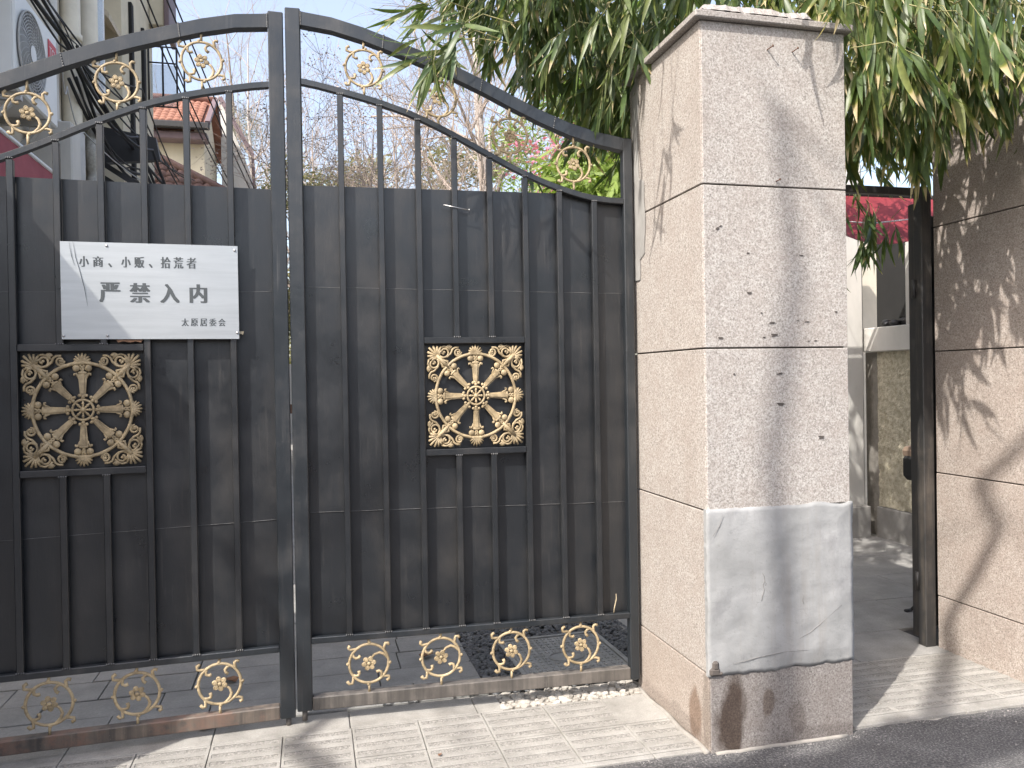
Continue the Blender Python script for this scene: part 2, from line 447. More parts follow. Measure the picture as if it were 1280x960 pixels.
    def ring(self, c, r, tr, n=36, m=6, mi=0, sz=1.0, flat=None):
        vs = []; fs = []
        for i in range(n):
            a_ = 2 * PI * i / n
            for k in range(m):
                b_ = 2 * PI * k / m
                rr = r + tr * math.cos(b_)
                vs.append((c[0] + rr * math.cos(a_), c[1] + tr * math.sin(b_) * (flat or 1), c[2] + rr * math.sin(a_) * sz))
        for i in range(n):
            for k in range(m):
                j = (i + 1) % n; l = (k + 1) % m
                fs.append((i * m + k, j * m + k, j * m + l, i * m + l))
        self.add(vs, fs, mi, True)
        return self
    def ball(self, c, r, n=8, m=5, mi=0, rot=None):
        rx, ry, rz = (r, r, r) if isinstance(r, (int, float)) else r
        vs = []; fs = []
        for j in range(m + 1):
            th = PI * j / m
            for i in range(n):
                ph = 2 * PI * i / n
                q = Vector((rx * math.sin(th) * math.cos(ph), ry * math.sin(th) * math.sin(ph), rz * math.cos(th)))
                if rot is not None: q = rot @ q
                vs.append((c[0] + q.x, c[1] + q.y, c[2] + q.z))
        for j in range(m):
            for i in range(n):
                fs.append((j * n + i, j * n + (i + 1) % n, (j + 1) * n + (i + 1) % n, (j + 1) * n + i))
        self.add(vs, fs, mi, True)
        return self
    def prism(self, poly, y0, y1, mi=0):
        n = len(poly)
        vs = [(x, y0, z) for x, z in poly] + [(x, y1, z) for x, z in poly]
        fs = [tuple(range(n)), tuple(range(n, 2 * n))[::-1]] + [(i, i + n, (i + 1) % n + n, (i + 1) % n) for i in range(n)]
        self.add(vs, fs, mi)
        return self
    def quad(self, a, b, c, d, mi=0):
        self.add([a, b, c, d], [(0, 1, 2, 3)], mi); return self
    def mesh(self, name, mats, recalc=True):
        me = bpy.data.meshes.new(name)
        me.from_pydata(self.v, [], self.f)
        if not isinstance(mats, (list, tuple)): mats = [mats]
        for m in mats: me.materials.append(m)
        if len(mats) > 1: me.polygons.foreach_set('material_index', self.mi)
        me.polygons.foreach_set('use_smooth', self.sm)
        if self.along is not None:
            a_ = me.attributes.new('along', 'FLOAT', 'POINT'); a_.data.foreach_set('value', self.along)
            a_ = me.attributes.new('rnd', 'FLOAT', 'POINT'); a_.data.foreach_set('value', self.rnd)
        if recalc:
            bm = bmesh.new(); bm.from_mesh(me)
            bmesh.ops.recalc_face_normals(bm, faces=bm.faces[:])
            bm.to_mesh(me); bm.free()
        me.update()
        return me
    def build(self, name, mats, parent=None, recalc=True, **kw):
        o = bpy.data.objects.new(name, self.mesh(name, mats, recalc))
        COL.objects.link(o)
        if parent is not None: o.parent = parent
        for k, v in kw.items(): o[k] = v
        return o

def thing(name, label, cat, loc=(0, 0, 0), rz=0, group=None):
    o = bpy.data.objects.new(name, None); COL.objects.link(o)
    o.location = loc; o.rotation_euler = (0, 0, rz)
    o.empty_display_size = .1
    o['label'] = label; o['category'] = cat
    if group: o['group'] = group
    return o

def tag(o, label, cat, group=None):
    o['label'] = label; o['category'] = cat
    if group: o['group'] = group
    return o

def inst(src, name, parent, mat):
    o = bpy.data.objects.new(name, src if isinstance(src, bpy.types.Mesh) else src.data)
    COL.objects.link(o); o.parent = parent
    o.matrix_local = mat
    return o

def curve(pts):
    xs = [p[0] for p in pts]; ys = [p[1] for p in pts]
    n = len(xs)
    d = [(ys[i + 1] - ys[i]) / (xs[i + 1] - xs[i]) for i in range(n - 1)]
    t = [d[0]] + [(d[i] + d[i - 1]) / 2 for i in range(1, n - 1)] + [d[-1]]
    def f(x):
        i = 0
        while i < n - 2 and x > xs[i + 1]: i += 1
        h = xs[i + 1] - xs[i]; u = (x - xs[i]) / h
        return ((2 * u**3 - 3 * u**2 + 1) * ys[i] + (u**3 - 2 * u**2 + u) * h * t[i]
                + (-2 * u**3 + 3 * u**2) * ys[i + 1] + (u**3 - u**2) * h * t[i + 1])
    return f

# ------------------------------------------------------------------ ground
g = MB(); g.quad((-400, -400, -.06), (400, -400, -.06), (400, 400, -.06), (-400, 400, -.06))
g.build('ground', M['slab'], kind='structure')

def asphalt():
    m = MB()
    xs = list(np.concatenate([np.linspace(-60, -1.0, 12), np.linspace(-.5, 5, 120), np.linspace(6, 60, 12)]))
    rows = [-9, -4, 0, 1.5, 2.2, 2.6, 2.8, 2.90, None]
    vs = []
    for x in xs:
        for r in rows:
            if r is None:
                r = 2.945 + .018 * mnoise.noise(Vector((x * 9, 0, 0))) + .012 * mnoise.noise(Vector((x * 31, 2, 0)))
                z = -.012
            else:
                z = -.006 + .006 * mnoise.noise(Vector((x * 2, r * 2, 0)))
            vs.append((x, r, z))
    n = len(rows); fs = []
    for i in range(len(xs) - 1):
        for j in range(n - 1):
            fs.append((i * n + j, (i + 1) * n + j, (i + 1) * n + j + 1, i * n + j + 1))
    m.add(vs, fs, 0, True)
    return m.build('road', M['asphalt'], kind='structure')
road = asphalt()
m = MB()
for i in range(800):
    x = random.uniform(.3, 4); y = 2.95 - abs(random.gauss(0, .25)) - .01
    if random.random() < .45: y = 2.93 + random.uniform(-.03, .02)
    if x > 1.5 and x < 2.17 and y > 2.88: y = random.uniform(2.86, 2.895)
    r = random.uniform(.001, .0026) if random.random() < .95 else random.uniform(.003, .005)
    m.ball((x, y, -.004), (r, r * random.uniform(.6, 1.2), r * .7), 5, 3)
m.build('loose_gravel', M['chip'], road, kind='stuff')

# pavement in front of the gate
pav = MB(); pav.box((-3.2, 2.93, -.05), (1.508, 3.735, -.014)); pav.box((2.171, 2.93, -.05), (3.283, 3.70, -.014))
pavement = pav.build('pavement', M['rubble'], kind='structure')
TS = .2855
def ribbed_tile():
    m = MB(); s = TS - .0035; h = s / 2
    m.box((-h, -h, -.03), (h, h, -.0035), .002)
    # raised border and ribs leave four long rough grooves
    n = 4; b = .012; gw = .036
    pitch = (s) / n
    ys = []
    for k in range(n):
        c = -h + pitch * (k + .5); ys.append((c - gw / 2, c + gw / 2))
    edges = [-h] + [e for y in ys for e in y] + [h]
    for i in range(0, len(edges), 2):
        m.box((-h, edges[i], -.0035), (h, edges[i + 1], 0), .002)
    for y0, y1 in ys:
        m.box((-h, y0, -.0045), (-h + b, y1, -.0003), .0015); m.box((h - b, y0, -.0045), (h, y1, -.0003), .0015)
        for t in range(26):
            r = random.uniform(.003, .007)
            m.ball((random.uniform(-h + b, h - b), random.uniform(y0, y1), -.0035), (r, r, random.uniform(.0015, .0030)), 4, 2, mi=1)
        m.box((-h + b, y0, -.006), (h - b, y1, -.0031), 0, mi=1)
    return m.mesh('paving_tile', [M['concrete'], M['aggregate']])
rt = [ribbed_tile() for _ in range(3)]
for row, yc in enumerate((3.39, 3.103)):
    for k in range(-11, 6):
        x0 = .1425 + TS * k
        if x0 + TS > 1.60: continue
        inst(random.choice(rt), 'paving_tile', pavement, Matrix.Translation((x0 + TS / 2, yc, random.uniform(-.0015, .0015))) @ Matrix.Rotation(random.choice((0, PI)) + random.uniform(-.004, .004), 4, 'Z'))
for row, yc in enumerate((3.455, 3.165)):
    for k in range(4):
        x0 = 2.203 + TS * k - .0
        if x0 + TS > 3.35: continue
        inst(random.choice(rt), 'paving_tile', pavement, Matrix.Translation((x0 + TS / 2 - (0.0), yc, random.uniform(-.0015, .0015))) @ Matrix.Rotation(random.choice((0, PI)), 4, 'Z'))
# plain tiles: border row, edge strips
def flat_tile(a, b, mat, name, parent, z=0.0):
    m = MB(); cx, cy = (a[0] + b[0]) / 2, (a[1] + b[1]) / 2; hx, hy = (b[0] - a[0]) / 2 - .002, (b[1] - a[1]) / 2 - .002
    m.box((-hx, -hy, -.03), (hx, hy, 0), .0025)
    o = m.build(name, mat, parent); o.location = (cx, cy, z + random.uniform(-.0015, .001)); return o
for x0, x1 in ((-2.8, -2.23), (-2.23, -1.57), (-1.57, -1.0), (-1.0, -.43), (-.43, .138), (.138, .70), (.70, .82)):
    flat_tile((x0, 3.535), (x1, 3.725), M['concrete'], 'border_tile', pavement)
for x0, x1 in ((1.28, 1.505),):
    flat_tile((x0, 3.25), (x1, 3.53), M['concrete'], 'border_tile', pavement)
for x0, x1 in ((2.174, 2.20), ):
    flat_tile((x0, 3.02), (x1, 3.60), M['concrete'], 'border_tile', pavement)
for x0 in np.arange(2.2, 3.2, TS * 2):
    flat_tile((x0, 2.945), (min(3.28, x0 + TS * 2), 3.02), M['concrete'], 'border_tile', pavement)
for k in range(-4, 3):
    flat_tile((.1425 + TS * 2 * k, 2.925), (min(1.5, .1425 + TS * 2 * (k + 1)), 2.958), M['concrete'], 'border_tile', pavement)
# broken strip of rubble below the gate
m = MB()
for i in range(260):
    x = random.uniform(.825, 1.5); y = random.uniform(3.545, 3.72); r = random.uniform(.008, .022)
    m.ball((x, y, -.012 + r * .3), (r * random.uniform(.8, 1.6), r, r * .6), 6, 3, rot=Matrix.Rotation(random.uniform(0, 6), 3, 'Z') @ Matrix.Rotation(random.uniform(-.3, .3), 3, 'X'))
for p in m.sm: pass
m.sm = [False] * len(m.sm)
m.build('rubble', M['rubble'], kind='stuff')

# courtyard behind the gate
cb = MB(); cb.box((-8, 3.735, -.05), (2.2, 40, -.016)); cb.box((2.2, 3.70, -.05), (12, 40, -.0165))
court = cb.build('courtyard_floor', M['soil'], kind='structure')
random.seed(11)
y = 3.74
rows = [.235, .22, .25, .23, .24, .25, .25, .25]
for ri, h in enumerate(rows):
    x = -2.6 + random.uniform(0, .4)
    while x < 2.1:
        w = random.choice((.42, .5, .6, .52))
        a, b = x, x + w
        if y < 4.72:
            if a < .80 < b: b = .80
            if b > .80 + .01 and a >= .79: break
        flat_tile((a + .001, y + .001), (b - .001, y + h - .001), M['slate'], 'slate_paver', court, random.uniform(-.002, .003))
        x = b
        if x >= .80 and y < 4.72: break
    y += h
m = MB(); m.box((-8, y, -.03), (2.2, 40, -.004)); m.build('rear_paving', M['slab'], court)
for y0 in np.arange(4.4, 4.8, .3): pass
for (a, b) in (((1.80, 3.75), (2.15, 4.35)), ((1.80, 4.35), (2.15, 4.72))):
    flat_tile(a, b, M['slate'], 'slate_paver', court)
# black pebbles
m = MB()
random.seed(5)
cnt = 0
while cnt < 2300:
    x = random.uniform(.80, 1.80); yy = random.uniform(3.74, 4.72)
    if 1.005 < x < 1.60 and 3.76 < yy < 4.47: continue
    r = random.uniform(.007, .016)
    m.ball((x, yy, -.010 + random.uniform(0, .008)), (r * random.uniform(1.1, 1.7), r, r * .6), 6, 4, rot=Matrix.Rotation(random.uniform(0, 6.3), 3, 'Z') @ Matrix.Rotation(random.uniform(-.5, .5), 3, 'X'))
    cnt += 1
m.build('pebbles', M['pebble'], kind='stuff')
# manhole cover
mc = thing('manhole_cover', 'grey rectangular manhole cover with raised star pattern among black pebbles behind the gate', 'manhole cover', (1.302, 4.115, 0), .02)
m = MB()
for a, b in (((-.30, -.36, -.02), (-.275, .36, .006)), ((.275, -.36, -.02), (.30, .36, .006)), ((-.2745, -.36, -.02), (.2745, -.335, .006)), ((-.2745, .335, -.02), (.2745, .36, .006))):
    m.box(a, b, .003)
m.build('frame', M['iron'], mc)
m = MB(); m.box((-.270, -.330, -.02), (.270, .330, 0), .003)
for i in range(13):
    for j in range(15):
        x = -.24 + .04 * i; yy = -.30 + .043 * j
        if (x / .10)**2 + (yy / .075)**2 < 1.25: continue
        for k in range(2):
            a = PI / 4 + k * PI / 2 + (.4 if (i + j) % 2 else 0)
            m.box((-.014, -.0035, 0), (.014, .0035, .0035 + .0003 * k), 0, xf=Matrix.Translation((x, yy, 0)) @ Matrix.Rotation(a, 4, 'Z'))
m.build('cover', M['iron'], mc)
m = MB(); vs = [(.095 * math.cos(t), .07 * math.sin(t), .002) for t in np.linspace(0, 2 * PI, 29)]
m.tube(vs, .004, 5, cap=False); m.build('oval_emblem', M['iron'], mc)
# passage floor slabs
for j, y0 in enumerate((3.605, 4.0, 4.55, 5.1, 5.65, 6.2, 6.8, 7.5)):
    y1 = (4.0, 4.55, 5.1, 5.65, 6.2, 6.8, 7.5, 8.2)[j]
    x = 2.22 - (.45 if j % 2 else 0) if j > 0 else 2.175
    while x < 5.0:
        w = .9
        if j == 0: w = .56
        flat_tile((x, y0), (x + w, y1), M['slab'], 'floor_slab', court)
        x += w
        if j == 0 and x > 3.25: break

# dry leaves
def dry_leaf(name, label, loc, rz, s=.03, mat='bare_brown'):
    m = MB(); n = 8
    pts = []
    for i in range(n):
        t = 2 * PI * i / n
        r = s * (1 + .25 * math.cos(5 * t))
        pts.append((r * math.cos(t), r * .6 * math.sin(t), .004 + .3 * s * abs(math.sin(t)) + .1 * s * math.cos(3 * t)))
    pts.append((0, 0, .002))
    m.add(pts, [(i, (i + 1) % n, n) for i in range(n)])
    m.tube([(s * .9, 0, .005), (s * 1.7, .004, .004)], .0012, 4)
    o = m.build(name, M[mat], recalc=False); o.location = loc; o.rotation_euler = (0, 0, rz)
    tag(o, label, 'dry leaf')
dry_leaf('dry_leaf', 'curled reddish dry leaf on slate paving behind the right gate leaf', (.575, 4.32, .004), .5, .042)
dry_leaf('dry_leaf', 'brown curled leaf on slate paving behind the left gate leaf', (-.42, 4.25, .004), 2.5, .045)
dry_leaf('dry_leaf', 'flat brown leaf lying on pavement below the left gate leaf', (-.47, 3.70, .002), .2, .03)
dry_leaf('dry_leaf', 'tiny dark leaf scrap on ribbed paving tiles', (.47, 3.17, .002), .9, .011)
m = MB()
for i in range(120):
    x = random.uniform(-.02, .32); yy = random.uniform(4.72, 4.88); s = random.uniform(.008, .02)
    c = Vector((x, yy, .004 + random.uniform(0, .02)))
    e = Matrix.Rotation(random.uniform(0, 6), 3, 'Z') @ Matrix.Rotation(random.uniform(-.6, .6), 3, 'X')
    m.quad(c + e @ Vector((-s, 0, 0)), c + e @ Vector((0, -s * .5, 0)), c + e @ Vector((s, 0, .3 * s)), c + e @ Vector((0, s * .5, 0)))
m.build('leaf_litter', M['bare_brown'], kind='stuff')

# ------------------------------------------------------------------ granite pillars
def pillar(X0, Y0, w, dep, label, zs=(2.903, 2.255, 1.604, .957, .306, 0), front=True, left=True, right=False, patch=False, mats=('granite', 'granite_left')):
    p = thing('stone_pillar', label, 'stone pillar', (X0, Y0, 0))
    t = .014
    m = MB(); m.box((t, t, -.05), (w - t, dep - t, zs[0]))
    m.build('core', M['joint'], p)
    random.seed(int(X0 * 100) & 255)
    for i in range(len(zs) - 1):
        z1, z0 = zs[i], zs[i + 1]
        base = (i == len(zs) - 2)
        a = z0 + (.003 if not base else -.03); b = z1 - .003
        j = random.uniform(-.0015, .0015)
        if front and not (patch and i == 3):
            m = MB(); m.box((.006, 0 + j, a), (w - .002, t - .001, b), .0022)
            m.build('granite_slab', M['granite_base'] if base else M[mats[0]], p)
        # the left course joints run a touch lower at the back
        if left:
            m = MB(); m.box((0 + j, .004, a), (t - .001, dep, b), .0022)
            m.build('granite_slab', M['granite_left_base'] if base and mats[1] == 'granite_left' else M[mats[1]], p)
        if right:
            m = MB(); m.box((w - t + .001, .004, a), (w + j, dep, b), .0022)
            m.build('granite_slab', M[mats[1]], p)
        m = MB(); m.box((.02, dep - t, a), (w - .02, dep + .001, b), .002); m.build('granite_slab', M[mats[1]], p)
    m = MB(); m.box((-.030, -.026, zs[0]), (w + .026, dep + .03, zs[0] + .028), .004)
    m.build('cap_slab', M['cap'], p)
    return p
PIL = pillar(1.511, 2.906, .657, .72, 'granite clad gate pillar with a white cement patch and rusty nails', patch=True)
# rough bed of mortar left on the cap
m = MB(); nx, ny = 40, 26
vs = []; fs = []
for i in range(nx + 1):
    for j in range(ny + 1):
        u = i / nx; v = j / ny
        e = min(u, 1 - u, v, 1 - v)
        x = .0 + u * .50 + .015 * mnoise.noise(Vector((v * 8, 3, 0))); y = -.024 + v * .69 + .012 * mnoise.noise(Vector((u * 12, 5, 0)))
        z = 2.934 + min(1, e * 30) * (.034 + .010 * mnoise.noise(Vector((u * 9, v * 9, 1))) + .006 * mnoise.noise(Vector((u * 30, v * 30, 1))))
        vs.append((x, y, z))
for i in range(nx):
    for j in range(ny):
        a = i * (ny + 1) + j; fs.append((a, a + ny + 1, a + ny + 2, a + 1))
m.add(vs, fs, 0, False); m.build('mortar_bed', M['cap'], PIL, recalc=False)
# cement patch: wavy hand trowelled plate replacing one slab
m = MB(); nx, nz = 40, 40; vs = []; fs = []
for i in range(nx + 1):
    for j in range(nz + 1):
        u = i / nx; v = j / nz
        xx = -.006 + u * .667 + (.004 * mnoise.noise(Vector((u, v * 9, 4))) + .0025 * mnoise.noise(Vector((u, v * 28, 4)))) * (1 if u in (0, 1) else 0)
        zz = .300 + v * .664 + (.014 * mnoise.noise(Vector((u * 6, 7 if v > .5 else 11, 0))) + .007 * mnoise.noise(Vector((u * 23, 3 if v > .5 else 17, 0)))) * (abs(v - .5) * 2)**6
        e = min(u, 1 - u, v, 1 - v)
        bul = -.004 - .007 * min(1, e * 9) - .006 * mnoise.noise(Vector((u * 3, v * 3.5, 2))) - .0022 * mnoise.noise(Vector((u * 13, v * 16, 2))) - .0012 * mnoise.noise(Vector((u * 40, v * 46, 2)))
        if e < .04: bul -= .004 * max(0, mnoise.noise(Vector((u * 30, v * 30, 5))))
        vs.append((xx, bul, zz))
for i in range(nx):
    for j in range(nz):
        a = i * (nz + 1) + j; fs.append((a, a + nz + 1, a + nz + 2, a + 1))
n0 = len(vs)
m.add(vs, fs, 0, True)
# rim back to the pillar
loop = [i * (nz + 1) for i in range(nx + 1)] + [nx * (nz + 1) + j for j in range(1, nz + 1)] + [i * (nz + 1) + nz for i in range(nx - 1, -1, -1)] + [j for j in range(nz - 1, 0, -1)]
bk = [(vs[i][0], .016, vs[i][2]) for i in loop]
o_ = len(m.v); m.v.extend(bk)
for k in range(len(loop)):
    k2 = (k + 1) % len(loop)
    m.f.append((loop[k], o_ + k, o_ + k2, loop[k2])); m.mi.append(0); m.sm.append(False)
m.build('cement_patch', M['patch'], PIL)
m = MB(); m.box((.000, -.014, .302), (.045, .01, .335), .008); m.box((.012, -.0145, .325), (.040, .01, .362), .008); m.box((.03, -.0135, .303), (.056, .01, .318), .005)
m.build('broken_corner', M['mark'], PIL)
for pts in ([(.235, .70), (.243, .685), (.246, .665), (.238, .65), (.244, .63), (.236, .605), (.232, .585)], [(.246, .665), (.252, .655), (.249, .645)], [(.40, .42), (.45, .44), (.52, .485), (.60, .54)], [(.10, .345), (.2, .36), (.33, .372), (.44, .368)], [(.42, .60), (.418, .57), (.424, .555)], [(.02, .86), (.05, .90), (.065, .945)]):
    m = MB(); m.tube([(x, -.0118 - .0045 * mnoise.noise(Vector((x / .657 * 3, (z - .3) / .664 * 3.5, 2))), z) for x, z in pts], [.0005] + [.0012] * (len(pts) - 2) + [.0005], 5); m.build('crack', M['crack'], PIL)
# rusty nails and chip marks
def on_front(px, z): return (px, 0, z)
for x, z, L in ((.298, 2.806, .034), (.411, 2.806, .034), (.330, 2.278, .02)):
    m = MB(); m.tube([(x, .01, z), (x + .002, -L * .6, z + .001), (x + .004, -L, z + .003)], [.0028, .0026, .0022], 6)
    m.tube([(x + .004, -L, z + .003), (x + .0045, -L - .002, z + .003)], .005, 8)
    m.build('nail', M['nail'], PIL)
random.seed(3)
for x, z, w, h in ((.066, 2.08, .016, .010), (.078, 2.09, .01, .006), (.20, 1.825, .022, .008), (.30, 1.705, .03, .007), (.31, 1.655, .03, .012), (.072, 1.645, .02, .008), (.265, 1.647, .012, .006), (.60, 1.75, .014, .008), (.46, 1.71, .02, .003), (.50, 1.632, .014, .004), (.47, 1.63, .01, .004), (.13, 1.50, .008, .008), (.335, 1.50, .03, .007), (.335, 1.375, .03, .012), (.525, 1.235, .034, .012), (.20, 1.985, .012, .005), (.255, 1.745, .008, .006), (.44, 1.98, .02, .004), (.42, 1.715, .012, .003)):
    m = MB()
    for k in range(3):
        dx = random.uniform(-.2, .2) * w; ww = w * random.uniform(.5, 1)
        m.box((x + dx - ww / 2, -.0012 - .0004 * k, z + h * (k / 3 - .5)), (x + dx + ww / 2, .004, z + h * ((k + 1) / 3 - .5) - .0005), 0)
    m.build('paint_mark', M['mark'], PIL)
# smear of cement at the gate end of the left face
m = MB(); nx, nz = 8, 40; vs = []; fs = []
for i in range(nx + 1):
    for j in range(nz + 1):
        u = i / nx; v = j / nz; z = 1.95 + v * .95
        wd = .07 + .05 * mnoise.noise(Vector((v * 5, 2, 2))) + (.06 if .1 < v < .5 else 0)
        vs.append((-.0025 - .003 * (1 - abs(2 * u - 1)**3) * (1 + mnoise.noise(Vector((u * 4, v * 12, 3)))), .69 - u * wd, z))
for i in range(nx):
    for j in range(nz):
        a = i * (nz + 1) + j; fs.append((a, a + nz + 1, a + nz + 2, a + 1))
m.add(vs, fs, 0, True); m.build('cement_smear', M['skirting'], PIL, recalc=False)
# cement fillet where the pillar meets the ground
m = MB(); pts = [(-.012 + .006 * math.sin(k), k * .05, -.004) for k in range(15)]
m.tube(pts, .014, 5); m.tube([(.02 + k * .05, -.012 + .008 * mnoise.noise(Vector((k * .7, 0, 0))), -.006) for k in range(13)], [.010 + .006 * mnoise.noise(Vector((k, 5, 0))) for k in range(13)], 5)
m.build('cement_fillet', M['mortar'], PIL)

pillar(3.285, 2.906, .657, .776, 'granite clad pillar on the right of the open side gate, shaded by bamboo', zs=(2.903, 2.276, 1.605, .947, .279, 0), mats=('granite', 'granite_right'))
pillar(-2.33, 2.72, .657, .90, 'granite clad gate pillar at the hinge side of the left gate leaf', right=True)

# ------------------------------------------------------------------ gate leaves
TOP = curve([(0, 3.117), (.07, 3.108), (.2, 3.092), (.327, 3.060), (.459, 3.017), (.62, 2.961), (.78, 2.898), (.93, 2.831), (1.071, 2.762), (1.18, 2.718), (1.283, 2.68), (1.429, 2.642), (1.58, 2.617)])
LOW = curve([(0, 2.823), (.077, 2.817), (.226, 2.787), (.402, 2.744), (.574, 2.687), (.735, 2.614), (.891, 2.534), (1.051, 2.456), (1.221, 2.392), (1.387, 2.350), (1.58, 2.338)])
BARS = (.228, .399, .566, .729, .890, 1.055, 1.218, 1.387)

def spiral(c, r0, r1, a0, a1, n=14):
    return [(c[0] + (r0 + (r1 - r0) * k / n) * math.cos(a0 + (a1 - a0) * k / n), 0, c[1] + (r0 + (r1 - r0) * k / n) * math.sin(a0 + (a1 - a0) * k / n)) for k in range(n + 1)]

def scroll_ring(parent, s, z, sgn, rot, sc, ztop, zbot, y=.014, weather=0):
    """ring with hooks, a stem curling in to a five or six petal flower"""
    o = bpy.data.objects.new('scroll_ornament', None)
    m = MB(); R = .086
    m.ring((0, 0, 0), R, .0064, 44, 6, flat=.8)
    def pol(L, rad):
        m.tube([((R + r) * math.cos(math.radians(t)), 0, (R + r) * math.sin(math.radians(t))) for r, t in L], rad, 6, flat=.8)
    w1 = [.004, .0062, .0066, .0068, .0075]
    pol([(0, 126), (.006, 136), (.018, 143), (.029, 142), (.033, 136)], w1)
    pol([(0, 39), (.010, 47), (.026, 51), (.034, 47), (.030, 42)], w1)
    pol([(0, 217), (.012, 227), (.026, 231), (.036, 226), (.034, 219)], w1)
    pol([(0, -48), (.008, -39), (.022, -34), (.030, -38), (.027, -45)], w1)
    pol([(0, 146), (-.010, 155), (-.024, 158), (-.033, 150), (-.034, 137)], w1)
    pol([(0, 213), (-.007, 223), (-.016, 229), (-.027, 226), (-.032, 216)], w1)
    pol([(0, -53), (-.008, -43), (-.019, -36), (-.029, -39), (-.034, -50)], w1)
    # stem leaves the ring on the right and curls over to the flower
    pol([(0, 8), (-.004, 18), (-.011, 32), (-.022, 46), (-.040, 58), (-.060, 66)], [.004, .0062, .0066, .0064, .0058, .005])
    for a in (0, 180, 90, 270):
        a = math.radians(a); m.ball(((R + .006) * math.cos(a), 0, (R + .006) * math.sin(a)), (.008, .007, .008), 8, 5)
    x = sgn * s
    o.parent = parent; COL.objects.link(o)
    o.location = (x, y, z); o.rotation_euler = (0, -rot, 0); o.scale = (sc, sc, sc)
    m.build('ring', M['gold'], o)
    f = MB(); np_ = 6
    for k in range(np_):
        a = 2 * PI * k / np_ + .2
        f.ball((.0205 * math.cos(a), -.001, .0205 * math.sin(a)), (.0130, .0055, .0112), 9, 5, rot=Matrix.Rotation(-a, 3, 'Y'))
        f.ring((.0205 * math.cos(a), -.0045, .0205 * math.sin(a)), .0085, .0022, 10, 4)
    f.ball((0, -.005, 0), (.0085, .005, .0085), 8, 5)
    f.build('flower', M['gold'], o)
    mm = MB()
    mm.tube([(x, y, z + (R + .006) * sc), (x, y, ztop + .004)], .0055, 6)
    mm.tube([(x, y, z - (R + .006) * sc), (x, y, zbot - .004)], .0055, 6)
    mm.build('ornament_mount', M['gold'], parent)
    return o

